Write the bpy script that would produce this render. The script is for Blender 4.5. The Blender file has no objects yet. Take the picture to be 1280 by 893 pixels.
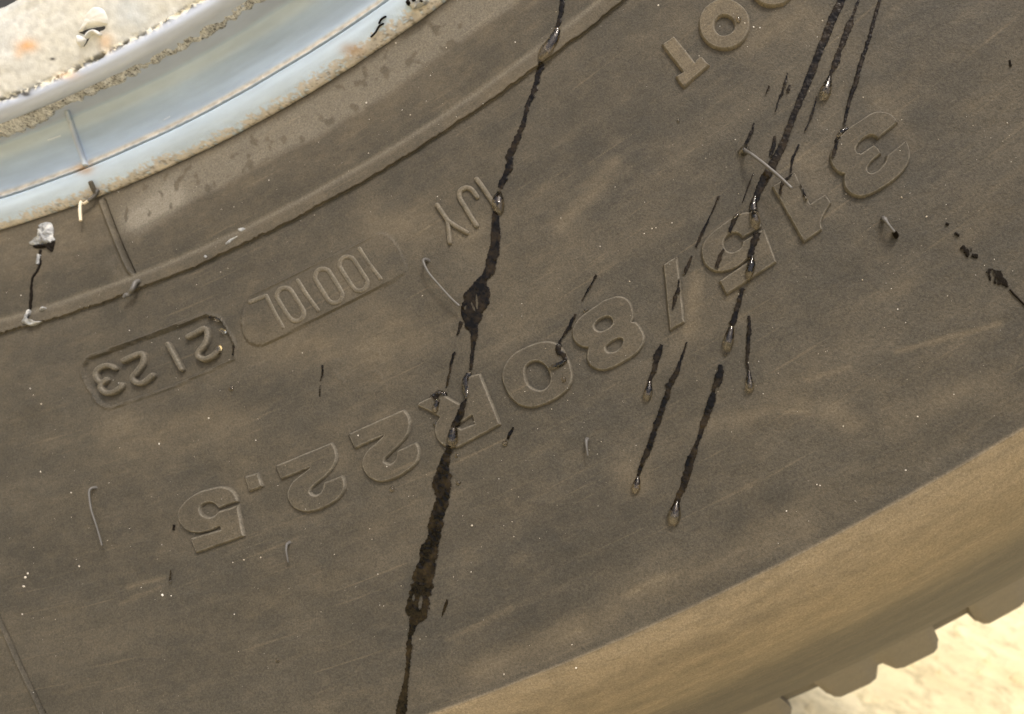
import bpy, bmesh, math, random
import numpy as np
from mathutils import Vector, Matrix

# ------------------------------------------------------------------ camera
# wheel frame: x right, y up, z out along the axle (towards the viewer), origin at the hub.
# world: X = x, Y = -z, Z = y + HUB  (ground at Z = 0)
HUB = 0.4985
CAM = np.array([0.24885037, -0.23839415, 0.12665408])
ROT = np.array([[0.96809494, -0.24510142, 0.05212941],
                [0.22981524, 0.95135841, 0.20518802],
                [-0.09988563, -0.18666135, 0.97733331]])
FPX = 873.90566                       # focal length in photo pixels (photo 1280 x 893)
scene = bpy.context.scene
col = scene.collection
W2 = Matrix(((1, 0, 0), (0, 0, -1), (0, 1, 0)))
camd = bpy.data.cameras.new('camera'); cam = bpy.data.objects.new('camera', camd); col.objects.link(cam)
camd.sensor_width = 36.0; camd.lens = 36.0 * FPX / 1280.0
camd.clip_start = 0.005; camd.clip_end = 500
camd.dof.use_dof = True; camd.dof.focus_distance = 0.098; camd.dof.aperture_fstop = 31
m3 = W2 @ Matrix([list(r) for r in ROT])
cam.matrix_world = Matrix.Translation((CAM[0], -CAM[2], CAM[1] + HUB)) @ m3.to_4x4()
scene.camera = cam

# ------------------------------------------------------------------ sky, sun, exposure
SUN_EL, SUN_AZ = 71.0, -176.3     # hazy, soft sun from above, grazing the sidewall from the rim side
world = bpy.data.worlds.new('World'); scene.world = world; world.use_nodes = True
wn = world.node_tree.nodes; wl = world.node_tree.links
bg = wn['Background']; sky = wn.new('ShaderNodeTexSky'); sky.sky_type = 'NISHITA'; sky.sun_disc = False
sky.sun_elevation = math.radians(SUN_EL); sky.sun_rotation = math.radians(SUN_AZ)
sky.air_density = 1.0; sky.dust_density = 7.0; sky.ozone_density = 1.0
wl.new(sky.outputs[0], bg.inputs[0]); bg.inputs[1].default_value = 0.15
sd = bpy.data.lights.new('sun', 'SUN'); sd.energy = 1.5; sd.angle = math.radians(11); sd.color = (1.0, 0.95, 0.86)
sun = bpy.data.objects.new('sun', sd); col.objects.link(sun)
az, el = math.radians(SUN_AZ), math.radians(SUN_EL)
sdir = Vector((math.sin(az) * math.cos(el), math.cos(az) * math.cos(el), math.sin(el)))
sun.rotation_euler = sdir.to_track_quat('Z', 'Y').to_euler(); sun.location = (1, 2, 3)
scene.view_settings.view_transform = 'Standard'; scene.view_settings.look = 'None'
scene.view_settings.exposure = 0.45; scene.view_settings.gamma = 1.0
scene.view_settings.use_curve_mapping = False
scene.render.engine = 'CYCLES'

rng = np.random.default_rng(7); random.seed(7)

# ------------------------------------------------------------------ noise
def _h(ix, iy, s):
    n = (ix.astype(np.int64) * 374761393 + iy.astype(np.int64) * 668265263 + s * 974634599) & 0x7fffffff
    n = ((n ^ (n >> 13)) * 1274126177) & 0x7fffffff
    return ((n ^ (n >> 16)) & 0xffffff) / float(0xffffff)
def vnoise(x, y, s=0):
    x = np.asarray(x, float); y = np.asarray(y, float)
    ix = np.floor(x); iy = np.floor(y); fx = x - ix; fy = y - iy
    fx = fx * fx * (3 - 2 * fx); fy = fy * fy * (3 - 2 * fy)
    a = _h(ix, iy, s); b = _h(ix + 1, iy, s); c = _h(ix, iy + 1, s); d = _h(ix + 1, iy + 1, s)
    return (a + (b - a) * fx) * (1 - fy) + (c + (d - c) * fx) * fy
def fbm(x, y, s=0, o=4):
    v = 0; a = .5; t = 0
    for k in range(o):
        v = v + a * vnoise(x, y, s + k * 17); t += a; a *= .5; x = np.asarray(x) * 2.03 + 7.1; y = np.asarray(y) * 2.03 + 3.7
    return v / t
def sstep(a, b, x):
    t = np.clip((x - a) / (b - a), 0, 1); return t * t * (3 - 2 * t)

# ------------------------------------------------------------------ cross-section of the wheel, z(r)
def hermite(P, n=24):
    P = np.array(P, float); out = []
    m = np.gradient(P[:, 1], P[:, 0])
    for i in range(len(P) - 1):
        h = P[i + 1, 0] - P[i, 0]; t = np.linspace(0, 1, n, endpoint=False)
        z = (2*t**3-3*t**2+1)*P[i, 1] + (t**3-2*t**2+t)*h*m[i] + (-2*t**3+3*t**2)*P[i+1, 1] + (t**3-t**2)*h*m[i+1]
        out += list(zip(P[i, 0] + t * h, z))
    return out + [tuple(P[-1])]
RIM = (hermite([(.2640, .0008), (.2655, .0030), (.268, .0037), (.272, .0040), (.277, .0040), (.2797, .0037)])
       + hermite([(.2799, .0037), (.2808, .0047), (.2822, .0048), (.2834, .0036), (.2841, .0015), (.2845, -.0010)])
       + hermite([(.2847, -.0022), (.2862, -.0031), (.2885, -.0030), (.2915, -.0018), (.2944, .0004)])
       + [(.29445, .0004), (.2946, -.0002), (.29475, -.0002), (.2949, .0007)]
       + hermite([(.2951, .0009), (.2965, .0010), (.2985, .0006), (.2996, .0001), (.3, -.0002)], 10))
TYRE_IN = hermite([(.3002, -.0006), (.3035, .0010), (.308, .0032), (.313, .0054), (.3168, .0068)])
BAND = [(.3170, .00685), (.3172, .0070), (.3180, .00745), (.3188, .0079), (.3194, .0082), (.31955, .0082), (.31963, .0078)]
WALL = hermite([(.3198, .00770), (.328, .0112), (.340, .0161), (.352, .0211), (.36, .0244), (.372, .0292), (.384, .0340), (.390, .0364), (.3940, .0378), (.3957, .0385)])
SHOULD = hermite([(.3959, .0387), (.3985, .0384), (.403, .0371), (.411, .0322), (.422, .0218), (.434, .0092), (.446, -.0042), (.458, -.0190), (.4655, -.0295), (.4695, -.0352)])
CARC = [(.4702, -.0368), (.4735, -.0385), (.4775, -.0415), (.4795, -.047)]
FULL = np.array(RIM + TYRE_IN + BAND + WALL + SHOULD)
def zs(r): return np.interp(r, FULL[:, 0], FULL[:, 1])
def nrm_rz(r):
    e = .0006; s = (zs(r + e) - zs(r - e)) / (2 * e); L = np.sqrt(1 + s * s)
    return -s / L, 1 / L

def hit(P, h=0.0):
    """photo pixels -> points on the wheel's side (wheel frame), lifted h along the surface normal"""
    P = np.atleast_2d(np.asarray(P, float)); n = len(P)
    d = np.stack([(P[:, 0] - 640) / FPX, -(P[:, 1] - 446.5) / FPX, -np.ones(n)], 1) @ ROT.T
    ts = np.linspace(.07, .22, 240)
    q = CAM[None, None, :] + d[:, None, :] * ts[None, :, None]
    g = q[:, :, 2] - zs(np.hypot(q[:, :, 0], q[:, :, 1]))
    k = np.argmax(g < 0, axis=1); k = np.maximum(k, 1); i = np.arange(n)
    lo, hi = ts[k - 1], ts[k]
    for _ in range(22):
        m = (lo + hi) / 2; p = CAM + d * m[:, None]
        s = (p[:, 2] - zs(np.hypot(p[:, 0], p[:, 1]))) < 0
        hi = np.where(s, m, hi); lo = np.where(s, lo, m)
    p = CAM + d * ((lo + hi) / 2)[:, None]
    return lift(p, h)
def lift(p, h):
    r = np.hypot(p[:, 0], p[:, 1]); a, b = nrm_rz(r)
    nv = np.stack([p[:, 0] / r * a, p[:, 1] / r * a, b], 1)
    return p + nv * np.broadcast_to(np.asarray(h, float), (len(p),))[:, None]
def polar(th, r, z):
    return np.stack([r * np.sin(th), -r * np.cos(th), z], -1)
def toworld(p): return np.stack([p[:, 0], -p[:, 2], p[:, 1] + HUB], 1)
def topx(p):
    c = (p - CAM) @ ROT; zc = -c[:, 2]; zc = np.where(np.abs(zc) < 1e-4, 1e-4, zc)
    x = 640 + FPX * c[:, 0] / zc; y = 446.5 - FPX * c[:, 1] / zc
    return np.where(zc > .02, x, -9999), np.where(zc > .02, y, -9999)
def thr(px, py):
    p = hit([(px, py)])[0]; return math.atan2(p[0], -p[1]), math.hypot(p[0], p[1])

# ------------------------------------------------------------------ objects
def mesh_obj(name, V, F, mat, parent=None, smooth=True, sharp=None, wheel=True, attrs=None, origin=None, mm=True):
    V = np.asarray(V, float); Wv = toworld(V) if wheel else V
    if origin is not None: Wv = Wv - np.asarray(origin)
    me = bpy.data.meshes.new(name)
    if isinstance(F, np.ndarray):
        nf, k = F.shape
        me.vertices.add(len(Wv)); me.vertices.foreach_set('co', Wv.ravel().astype(np.float32))
        me.loops.add(nf * k); me.loops.foreach_set('vertex_index', F.ravel().astype(np.int32))
        me.polygons.add(nf); me.polygons.foreach_set('loop_start', np.arange(0, nf * k, k, dtype=np.int32))
        me.update(calc_edges=True); me.validate()
    else:
        me.from_pydata([tuple(v) for v in Wv], [], [tuple(f) for f in F]); me.update()
    if wheel and mm:
        th = np.arctan2(V[:, 0], -V[:, 1]); r = np.hypot(V[:, 0], V[:, 1])
        a = me.attributes.new('mm', 'FLOAT_VECTOR', 'POINT')
        a.data.foreach_set('vector', np.stack([th * 360, r * 1000, V[:, 2] * 1000], 1).ravel().astype(np.float32))
    for k, v in (attrs or {}).items():
        v = np.asarray(v, float)
        if v.ndim == 1:
            a = me.attributes.new(k, 'FLOAT', 'POINT'); a.data.foreach_set('value', v.astype(np.float32))
        else:
            a = me.attributes.new(k, 'FLOAT_COLOR', 'POINT')
            a.data.foreach_set('color', np.concatenate([v, np.ones((len(v), 1))], 1).ravel().astype(np.float32))
    if smooth:
        me.polygons.foreach_set('use_smooth', np.ones(len(me.polygons), bool))
        if sharp: me.set_sharp_from_angle(angle=math.radians(sharp))
    me.materials.append(mat)
    o = bpy.data.objects.new(name, me); col.objects.link(o)
    if origin is not None: o.location = origin
    if parent is not None:
        o.parent = parent
        o.matrix_parent_inverse = Matrix.Translation(-parent.location)
    return o
def tag(o, label, cat=None, group=None, kind=None):
    if label: o['label'] = label
    if cat: o['category'] = cat
    if group: o['group'] = group
    if kind: o['kind'] = kind
    return o
def empty(name, loc):
    o = bpy.data.objects.new(name, None); o.location = loc; o.empty_display_size = .02; col.objects.link(o); return o
def gridfaces(nr, nc, wrap=False):
    i = np.arange(nr - 1)[:, None]; j = np.arange(nc if wrap else nc - 1)[None, :]; j2 = (j + 1) % nc
    return np.stack([i * nc + j, i * nc + j2, (i + 1) * nc + j2, (i + 1) * nc + j], -1).reshape(-1, 4)

# ------------------------------------------------------------------ materials
def newmat(name):
    m = bpy.data.materials.new(name); m.use_nodes = True
    nt = m.node_tree; return m, nt.nodes, nt.links, nt.nodes['Principled BSDF']
def N(nodes, t, **kw):
    n = nodes.new(t)
    for k, v in kw.items(): setattr(n, k, v)
    return n
def mathn(nodes, links, op, a, b=None, clamp=False):
    n = nodes.new('ShaderNodeMath'); n.operation = op; n.use_clamp = clamp
    for i, v in enumerate((a, b)):
        if v is None: continue
        if isinstance(v, (int, float)): n.inputs[i].default_value = v
        else: links.new(v, n.inputs[i])
    return n.outputs[0]
def noise(nodes, links, vec, scale, detail=4, rough=.55, stretch=None, off=0):
    mp = nodes.new('ShaderNodeMapping'); links.new(vec, mp.inputs[0])
    if stretch: mp.inputs['Scale'].default_value = stretch
    mp.inputs['Location'].default_value = (off, off * .7, off * .3)
    t = nodes.new('ShaderNodeTexNoise'); t.inputs['Scale'].default_value = scale
    t.inputs['Detail'].default_value = detail; t.inputs['Roughness'].default_value = rough
    links.new(mp.outputs[0], t.inputs['Vector']); return t.outputs['Fac']
def ramp(nodes, links, v, stops):
    r = nodes.new('ShaderNodeValToRGB'); e = r.color_ramp.elements
    while len(e) < len(stops): e.new(.5)
    for q, (p, c) in zip(e, stops):
        q.position = p; q.color = (*c, 1) if not isinstance(c, (int, float)) else (c, c, c, 1)
    links.new(v, r.inputs[0]); return r.outputs[0]
def mixc(nodes, links, f, a, b):
    n = nodes.new('ShaderNodeMix'); n.data_type = 'RGBA'
    if isinstance(f, (int, float)): n.inputs[0].default_value = f
    else: links.new(f, n.inputs[0])
    for i, v in ((6, a), (7, b)):
        if isinstance(v, tuple): n.inputs[i].default_value = (*v, 1)
        else: links.new(v, n.inputs[i])
    return n.outputs[2]

RUB_A, RUB_B, DUST_BOUNCE, DUST2 = (.039, .036, .0290), (.050, .0445, .0335), (.245, .194, .122), (.205, .186, .148)
def rubber_material(name, dustadd=0.0):
    m, n, l, b = newmat(name)
    at = N(n, 'ShaderNodeAttribute', attribute_name='mm'); v = at.outputs['Vector']
    du = N(n, 'ShaderNodeAttribute', attribute_name='dust_bounce').outputs['Fac']
    pale = N(n, 'ShaderNodeAttribute', attribute_name='pale').outputs['Fac']
    big = noise(n, l, v, .035, 5, .6)
    streak = noise(n, l, v, .10, 6, .6, stretch=(.30, 1.0, 1.0), off=13)
    sw = noise(n, l, v, .55, 4, .6, stretch=(.35, 1.0, 1.0), off=31)
    grain = noise(n, l, v, 3.0, 3, .7, off=5)
    fine = noise(n, l, v, 6.0, 2, .6, off=9)
    base = mixc(n, l, ramp(n, l, big, [(.35, 0.0), (.65, 1.0)]), RUB_A, RUB_B)
    d1 = ramp(n, l, streak, [(.46, 0.0), (.78, .13)])
    d2 = ramp(n, l, sw, [(.5, 0.0), (.8, .11)])
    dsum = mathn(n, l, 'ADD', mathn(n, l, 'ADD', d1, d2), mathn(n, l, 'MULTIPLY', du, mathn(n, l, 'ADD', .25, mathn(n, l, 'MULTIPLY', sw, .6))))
    dsum = mathn(n, l, 'ADD', dsum, dustadd, True)
    scr = ramp(n, l, noise(n, l, v, 1.5, 3, .5, stretch=(.035, 1.0, 1.0), off=47), [(.64, 0.0), (.73, .15)])
    blot = ramp(n, l, noise(n, l, v, .22, 5, .7, off=63), [(.42, 0.0), (.68, .085)])
    dsum = mathn(n, l, 'ADD', mathn(n, l, 'ADD', dsum, scr), blot, True)
    c = mixc(n, l, dsum, base, DUST_BOUNCE)
    c = mixc(n, l, mathn(n, l, 'MULTIPLY', pale, mathn(n, l, 'ADD', .45, grain), True), c, DUST2)  # pale dirt plus the highlight painted on letter edges
    g = mathn(n, l, 'ADD', mathn(n, l, 'MULTIPLY', grain, .75), mathn(n, l, 'MULTIPLY', fine, .55))
    g = ramp(n, l, g, [(.40, .62), (.90, 1.36)])
    mul = N(n, 'ShaderNodeMix', data_type='RGBA', blend_type='MULTIPLY'); mul.inputs[0].default_value = 1
    l.new(c, mul.inputs[6]); l.new(g, mul.inputs[7]); l.new(mul.outputs[2], b.inputs['Base Color'])
    b.inputs['Roughness'].default_value = .6; b.inputs['Specular IOR Level'].default_value = .15
    hsum = mathn(n, l, 'ADD', mathn(n, l, 'MULTIPLY', grain, .10), mathn(n, l, 'MULTIPLY', fine, .035))
    hsum = mathn(n, l, 'ADD', hsum, mathn(n, l, 'MULTIPLY', sw, .10))
    bu = N(n, 'ShaderNodeBump'); bu.inputs['Strength'].default_value = .9; bu.inputs['Distance'].default_value = .001
    l.new(hsum, bu.inputs['Height']); l.new(bu.outputs[0], b.inputs['Normal'])
    return m
M_RUB = rubber_material('dusty_rubber')
M_WHISK, n, l, b = newmat('whisker_rubber')
tc = N(n, 'ShaderNodeTexCoord').outputs['Object']
l.new(mixc(n, l, noise(n, l, tc, 900), (.065, .062, .056), (.125, .118, .106)), b.inputs['Base Color']); b.inputs['Roughness'].default_value = .5
M_CREAM, n, l, b = newmat('cream_rubber')
tc = N(n, 'ShaderNodeTexCoord').outputs['Object']
l.new(mixc(n, l, noise(n, l, tc, 700), (.62, .53, .36), (.85, .78, .62)), b.inputs['Base Color']); b.inputs['Roughness'].default_value = .5

# wet film: water has darkened the dusty rubber
M_WET, n, l, b = newmat('wet_film')
tc = N(n, 'ShaderNodeTexCoord').outputs['Object']
ed = N(n, 'ShaderNodeAttribute', attribute_name='ed').outputs['Fac']; pt = N(n, 'ShaderNodeAttribute', attribute_name='pt').outputs['Fac']
f1 = noise(n, l, tc, 1100, 2, .5); f2 = noise(n, l, tc, 500, 4, .65, off=3); f3 = noise(n, l, tc, 3000, 3, .65, off=7); f4 = noise(n, l, tc, 1500, 4, .65, off=11)
l.new(mixc(n, l, ramp(n, l, f2, [(.42, 0.0), (.72, 1.0)]), (.0035, .0026, .0013), (.030, .021, .010)), b.inputs['Base Color'])
b.inputs['Roughness'].default_value = .06; b.inputs['Specular IOR Level'].default_value = .16
bu = N(n, 'ShaderNodeBump'); bu.inputs['Strength'].default_value = .22; bu.inputs['Distance'].default_value = .0006
l.new(f1, bu.inputs['Height']); l.new(bu.outputs[0], b.inputs['Normal'])
a1 = mathn(n, l, 'MULTIPLY', mathn(n, l, 'ADD', ed, mathn(n, l, 'SUBTRACT', mathn(n, l, 'MULTIPLY', f3, 3.2), 2.0)), 1.3, True)
a2 = mathn(n, l, 'MULTIPLY', mathn(n, l, 'SUBTRACT', mathn(n, l, 'ADD', f4, .32), mathn(n, l, 'MULTIPLY', pt, .62)), 7.0, True)
l.new(mathn(n, l, 'MULTIPLY', a1, a2), b.inputs['Alpha'])
M_DROP, n, l, b = newmat('clear_water')
b.inputs['Transmission Weight'].default_value = 1.0; b.inputs['IOR'].default_value = 1.45
b.inputs['Roughness'].default_value = .015; b.inputs['Base Color'].default_value = (1, .90, .70, 1)
M_TAR, n, l, b = newmat('black_tar')
b.inputs['Base Color'].default_value = (.008, .006, .004, 1); b.inputs['Roughness'].default_value = .8; b.inputs['Specular IOR Level'].default_value = .1
M_PAINT, n, l, b = newmat('dried_pale_paint')
tc = N(n, 'ShaderNodeTexCoord').outputs['Object']
l.new(ramp(n, l, noise(n, l, tc, 650, 5, .65), [(.36, (.14, .14, .135)), (.5, (.30, .31, .31)), (.66, (.58, .57, .53))]), b.inputs['Base Color'])
b.inputs['Roughness'].default_value = .45
M_SAND, n, l, b = newmat('sand_grain')
tc = N(n, 'ShaderNodeTexCoord').outputs['Object']
l.new(ramp(n, l, noise(n, l, tc, 400, 2), [(.35, (.34, .29, .21)), (.65, (.72, .69, .62))]), b.inputs['Base Color']); b.inputs['Roughness'].default_value = .35
# painted rim, vertex colour = paint, dirt and rust of the metal itself
M_RIM, n, l, b = newmat('rim_paint')
ca = N(n, 'ShaderNodeAttribute', attribute_name='paint').outputs['Color']
gr = N(n, 'ShaderNodeAttribute', attribute_name='grit').outputs['Fac']
v = N(n, 'ShaderNodeAttribute', attribute_name='mm').outputs['Vector']
g1 = noise(n, l, v, 3.0, 4, .65); g2 = noise(n, l, v, .5, 5, .65, stretch=(.3, 1, 1), off=4)
mul = N(n, 'ShaderNodeMix', data_type='RGBA', blend_type='MULTIPLY'); mul.inputs[0].default_value = 1
var = mathn(n, l, 'ADD', .72, mathn(n, l, 'ADD', mathn(n, l, 'MULTIPLY', g2, .22), mathn(n, l, 'MULTIPLY', mathn(n, l, 'MULTIPLY', g1, gr), .75)))
var = mathn(n, l, 'SUBTRACT', var, mathn(n, l, 'MULTIPLY', gr, .22))
l.new(ca, mul.inputs[6]); l.new(var, mul.inputs[7]); l.new(mul.outputs[2], b.inputs['Base Color'])
l.new(mathn(n, l, 'ADD', .34, mathn(n, l, 'MULTIPLY', gr, .4)), b.inputs['Roughness'])
bu = N(n, 'ShaderNodeBump'); bu.inputs['Strength'].default_value = .8; bu.inputs['Distance'].default_value = .001
l.new(mathn(n, l, 'MULTIPLY', g1, mathn(n, l, 'ADD', .02, mathn(n, l, 'MULTIPLY', gr, .22))), bu.inputs['Height']); l.new(bu.outputs[0], b.inputs['Normal'])
M_CRUST, n, l, b = newmat('gritty_crust')
v = N(n, 'ShaderNodeAttribute', attribute_name='mm').outputs['Vector']
g1 = noise(n, l, v, 2.2, 4, .7); g2 = noise(n, l, v, .45, 3, .6, off=8)
l.new(mixc(n, l, ramp(n, l, g2, [(.42, 0.0), (.62, 1.0)]), ramp(n, l, g1, [(.36, (.05, .048, .042)), (.56, (.54, .53, .48))]), ramp(n, l, g1, [(.3, (.20, .20, .19)), (.56, (.76, .76, .72))])), b.inputs['Base Color'])
b.inputs['Roughness'].default_value = .6
bu = N(n, 'ShaderNodeBump'); bu.inputs['Strength'].default_value = 1; bu.inputs['Distance'].default_value = .001
l.new(mathn(n, l, 'MULTIPLY', g1, .4), bu.inputs['Height']); l.new(bu.outputs[0], b.inputs['Normal'])
M_DARK, n, l, b = newmat('flap_gap_shade'); b.inputs['Base Color'].default_value = (.03, .03, .03, 1); b.inputs['Roughness'].default_value = .6  # near-black colour for the shade in the gap under the torn flap
# ground
M_GND, n, l, b = newmat('sandy_soil')
tc = N(n, 'ShaderNodeTexCoord').outputs['Object']
c = mixc(n, l, ramp(n, l, noise(n, l, tc, 9, 6, .65), [(.35, 0.0), (.65, 1.0)]), (.60, .49, .27), (.80, .69, .42))
c = mixc(n, l, ramp(n, l, noise(n, l, tc, 60, 6, .75, off=5), [(.50, 0.0), (.66, .75)]), c, (.34, .28, .15))
l.new(c, b.inputs['Base Color']); b.inputs['Roughness'].default_value = .95
bu = N(n, 'ShaderNodeBump'); bu.inputs['Strength'].default_value = .6; bu.inputs['Distance'].default_value = .01
l.new(noise(n, l, tc, 60, 5, .6), bu.inputs['Height']); l.new(bu.outputs[0], b.inputs['Normal'])

# ------------------------------------------------------------------ ground
gx = np.concatenate([-np.geomspace(200, 2, 14), np.linspace(-1.5, 2.5, 110), np.geomspace(3, 200, 14)])
gy = np.concatenate([-np.geomspace(200, 2, 14), np.linspace(-1.5, 2.5, 110), np.geomspace(3, 200, 14)])
X, Y = np.meshgrid(gx, gy)
Zg = (fbm(X * 6, Y * 6, 3) - .5) * .012 + (fbm(X * 40, Y * 40, 5, 2) - .5) * .006
Zg = Zg - .006
g = mesh_obj('ground', np.stack([X, Y, Zg], -1).reshape(-1, 3), gridfaces(len(gy), len(gx)), M_GND, wheel=False)
tag(g, 'pale sandy soil in full sun beyond the tyre', None, None, 'structure')
V, F = [], []
for k in range(700):
    x = rng.uniform(.25, 1.3); y = rng.uniform(.2, 1.3); s = rng.uniform(.002, .007) * (2 if rng.random() < .05 else 1)
    c0 = len(V); a0 = rng.uniform(0, 6.28)
    V.append((x, y, s * .5 - .002))
    for j in range(6):
        a = a0 + j * 1.047; q = s * rng.uniform(.7, 1.2); V.append((x + q * math.cos(a), y + q * math.sin(a), -.009))
    for j in range(6): F.append((c0, c0 + 1 + j, c0 + 1 + (j + 1) % 6))
gv = mesh_obj('gravel', np.array(V), F, M_GND, wheel=False, smooth=True)
tag(gv, 'small loose pebbles strewn over the sunlit soil', None, None, 'stuff')

# ------------------------------------------------------------------ outline helpers
def conv(pts, reg):
    x0, y0, s = reg; return [(x0 + p[0] / s, y0 + p[1] / s, (p[2] if len(p) > 2 else 's')) for p in pts]
def smooth_closed(pts, step=1.1):
    """closed outline through px points; 'c' = corner, 's' = smooth"""
    n = len(pts); out = []
    P = [np.array(p[:2], float) for p in pts]; K = [p[2] for p in pts]
    T = []
    for i in range(n):
        T.append((P[(i + 1) % n] - P[i - 1]) / 2)
    for i in range(n):
        j = (i + 1) % n; a, b2 = P[i], P[j]; L = np.linalg.norm(b2 - a)
        ta = (b2 - a) if K[i] == 'c' else T[i] * min(1, L / (np.linalg.norm(T[i]) + 1e-9))
        tb = (b2 - a) if K[j] == 'c' else T[j] * min(1, L / (np.linalg.norm(T[j]) + 1e-9))
        m = max(1, int(L / step))
        for q in range(m):
            t = q / m
            out.append((2*t**3-3*t**2+1)*a + (t**3-2*t**2+t)*ta + (-2*t**3+3*t**2)*b2 + (t**3-t**2)*tb)
    return np.array(out)
def inside(P, poly):
    P = np.atleast_2d(P); x, y = P[:, 0], P[:, 1]; r = np.zeros(len(P), bool); j = len(poly) - 1
    for i in range(len(poly)):
        xi, yi = poly[i]; xj, yj = poly[j]
        c = ((yi > y) != (yj > y)) & (x < (xj - xi) * (y - yi) / (yj - yi + 1e-12) + xi); r ^= c; j = i
    return r
def sdist(P, poly):
    P = np.atleast_2d(P); d = np.full(len(P), 1e9)
    for i in range(len(poly)):
        a = poly[i - 1]; b2 = poly[i]; ab = b2 - a; L = ab @ ab + 1e-12
        t = np.clip(((P - a) @ ab) / L, 0, 1); d = np.minimum(d, np.linalg.norm(P - a - t[:, None] * ab, axis=1))
    return np.where(inside(P, poly), d, -d)
RAISED = []        # (outline, holes, height) for what runs over it
def inset(poly, d, orient):
    nx = np.roll(poly, -1, 0) - np.roll(poly, 1, 0); L = np.linalg.norm(nx, axis=1, keepdims=True) + 1e-9
    nn = np.stack([-nx[:, 1], nx[:, 0]], 1) / L
    return poly + nn * d * orient
def area(p): return .5 * np.sum(p[:, 0] * np.roll(p[:, 1], -1) - np.roll(p[:, 0], -1) * p[:, 1])
def embossed(name, outline, holes, h, mat, parent, base=0.0, dust_bounce=None, label=None, bev=1.6):
    loops = [outline] + holes
    bm = bmesh.new(); rings_top = []; pal = []
    for li, lp in enumerate(loops):
        o = np.sign(area(lp)) * (1 if li == 0 else -1)
        wob = (fbm(lp[:, 0] * .09, lp[:, 1] * .09, 3 + li, 2) - .5) * .9
        lp = inset(lp, 1.0, 1) * 0 + lp + (inset(lp, 1.0, 1) - lp) * wob[:, None]
        spec = [(-1.9, -.0006), (-1.4, -.00003), (.45, h * .80), (1.15, h * .97), (1.8, h), (2.4, h)]; wear_glint = [.05, .12, .62, .70, .26, .08]  # worn bevel ring, made paler to paint in an edge highlight
        rr = []
        for (ins, hh), wv_ in zip(spec, wear_glint):
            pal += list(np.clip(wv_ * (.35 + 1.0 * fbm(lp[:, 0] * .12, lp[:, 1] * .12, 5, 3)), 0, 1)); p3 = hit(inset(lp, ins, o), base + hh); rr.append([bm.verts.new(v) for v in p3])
        m = len(lp)
        for a, c in zip(rr[:-1], rr[1:]):
            for i in range(m):
                j = (i + 1) % m; bm.faces.new((a[i], a[j], c[j], c[i]))
        top = rr[-1]; rings_top.append(top)
    ed = []
    for t in rings_top:
        for i in range(len(t)):
            e = bm.edges.get((t[i], t[(i + 1) % len(t)])) or bm.edges.new((t[i], t[(i + 1) % len(t)])); ed.append(e)
    bmesh.ops.triangle_fill(bm, use_beauty=True, use_dissolve=False, edges=ed)
    bmesh.ops.recalc_face_normals(bm, faces=bm.faces[:])
    bm.verts.index_update()
    V = np.array([v.co[:] for v in bm.verts]); F = [[v.index for v in f.verts] for f in bm.faces]
    bm.free()
    o = mesh_obj(name, V, F, mat, parent, sharp=26, attrs={'dust_bounce': np.full(len(V), dust_bounce if dust_bounce is not None else .15), 'pale': np.array(pal)})
    RAISED.append((outline, holes, h + base))
    if label: o['label'] = label
    return o
def poly_path(P, step=1.0):
    """open smooth px path (x, y, w) resampled by arc length"""
    P = np.array(P, float); out = []
    for i in range(len(P) - 1):
        p0 = P[max(i - 1, 0)]; p1 = P[i]; p2 = P[i + 1]; p3 = P[min(i + 2, len(P) - 1)]
        L = np.linalg.norm(p2[:2] - p1[:2]); m = max(1, int(round(L / step)))
        for q in range(m):
            t = q / m
            v = .5 * ((2 * p1) + (-p0 + p2) * t + (2*p0 - 5*p1 + 4*p2 - p3) * t*t + (-p0 + 3*p1 - 3*p2 + p3) * t**3)
            v[2:] = p1[2:] + (p2[2:] - p1[2:]) * t
            out.append(v)
    out.append(P[-1]); return np.array(out)
WEAR_GLINT = []  # paleness of worn stroke edges, with a painted highlight in it
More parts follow.
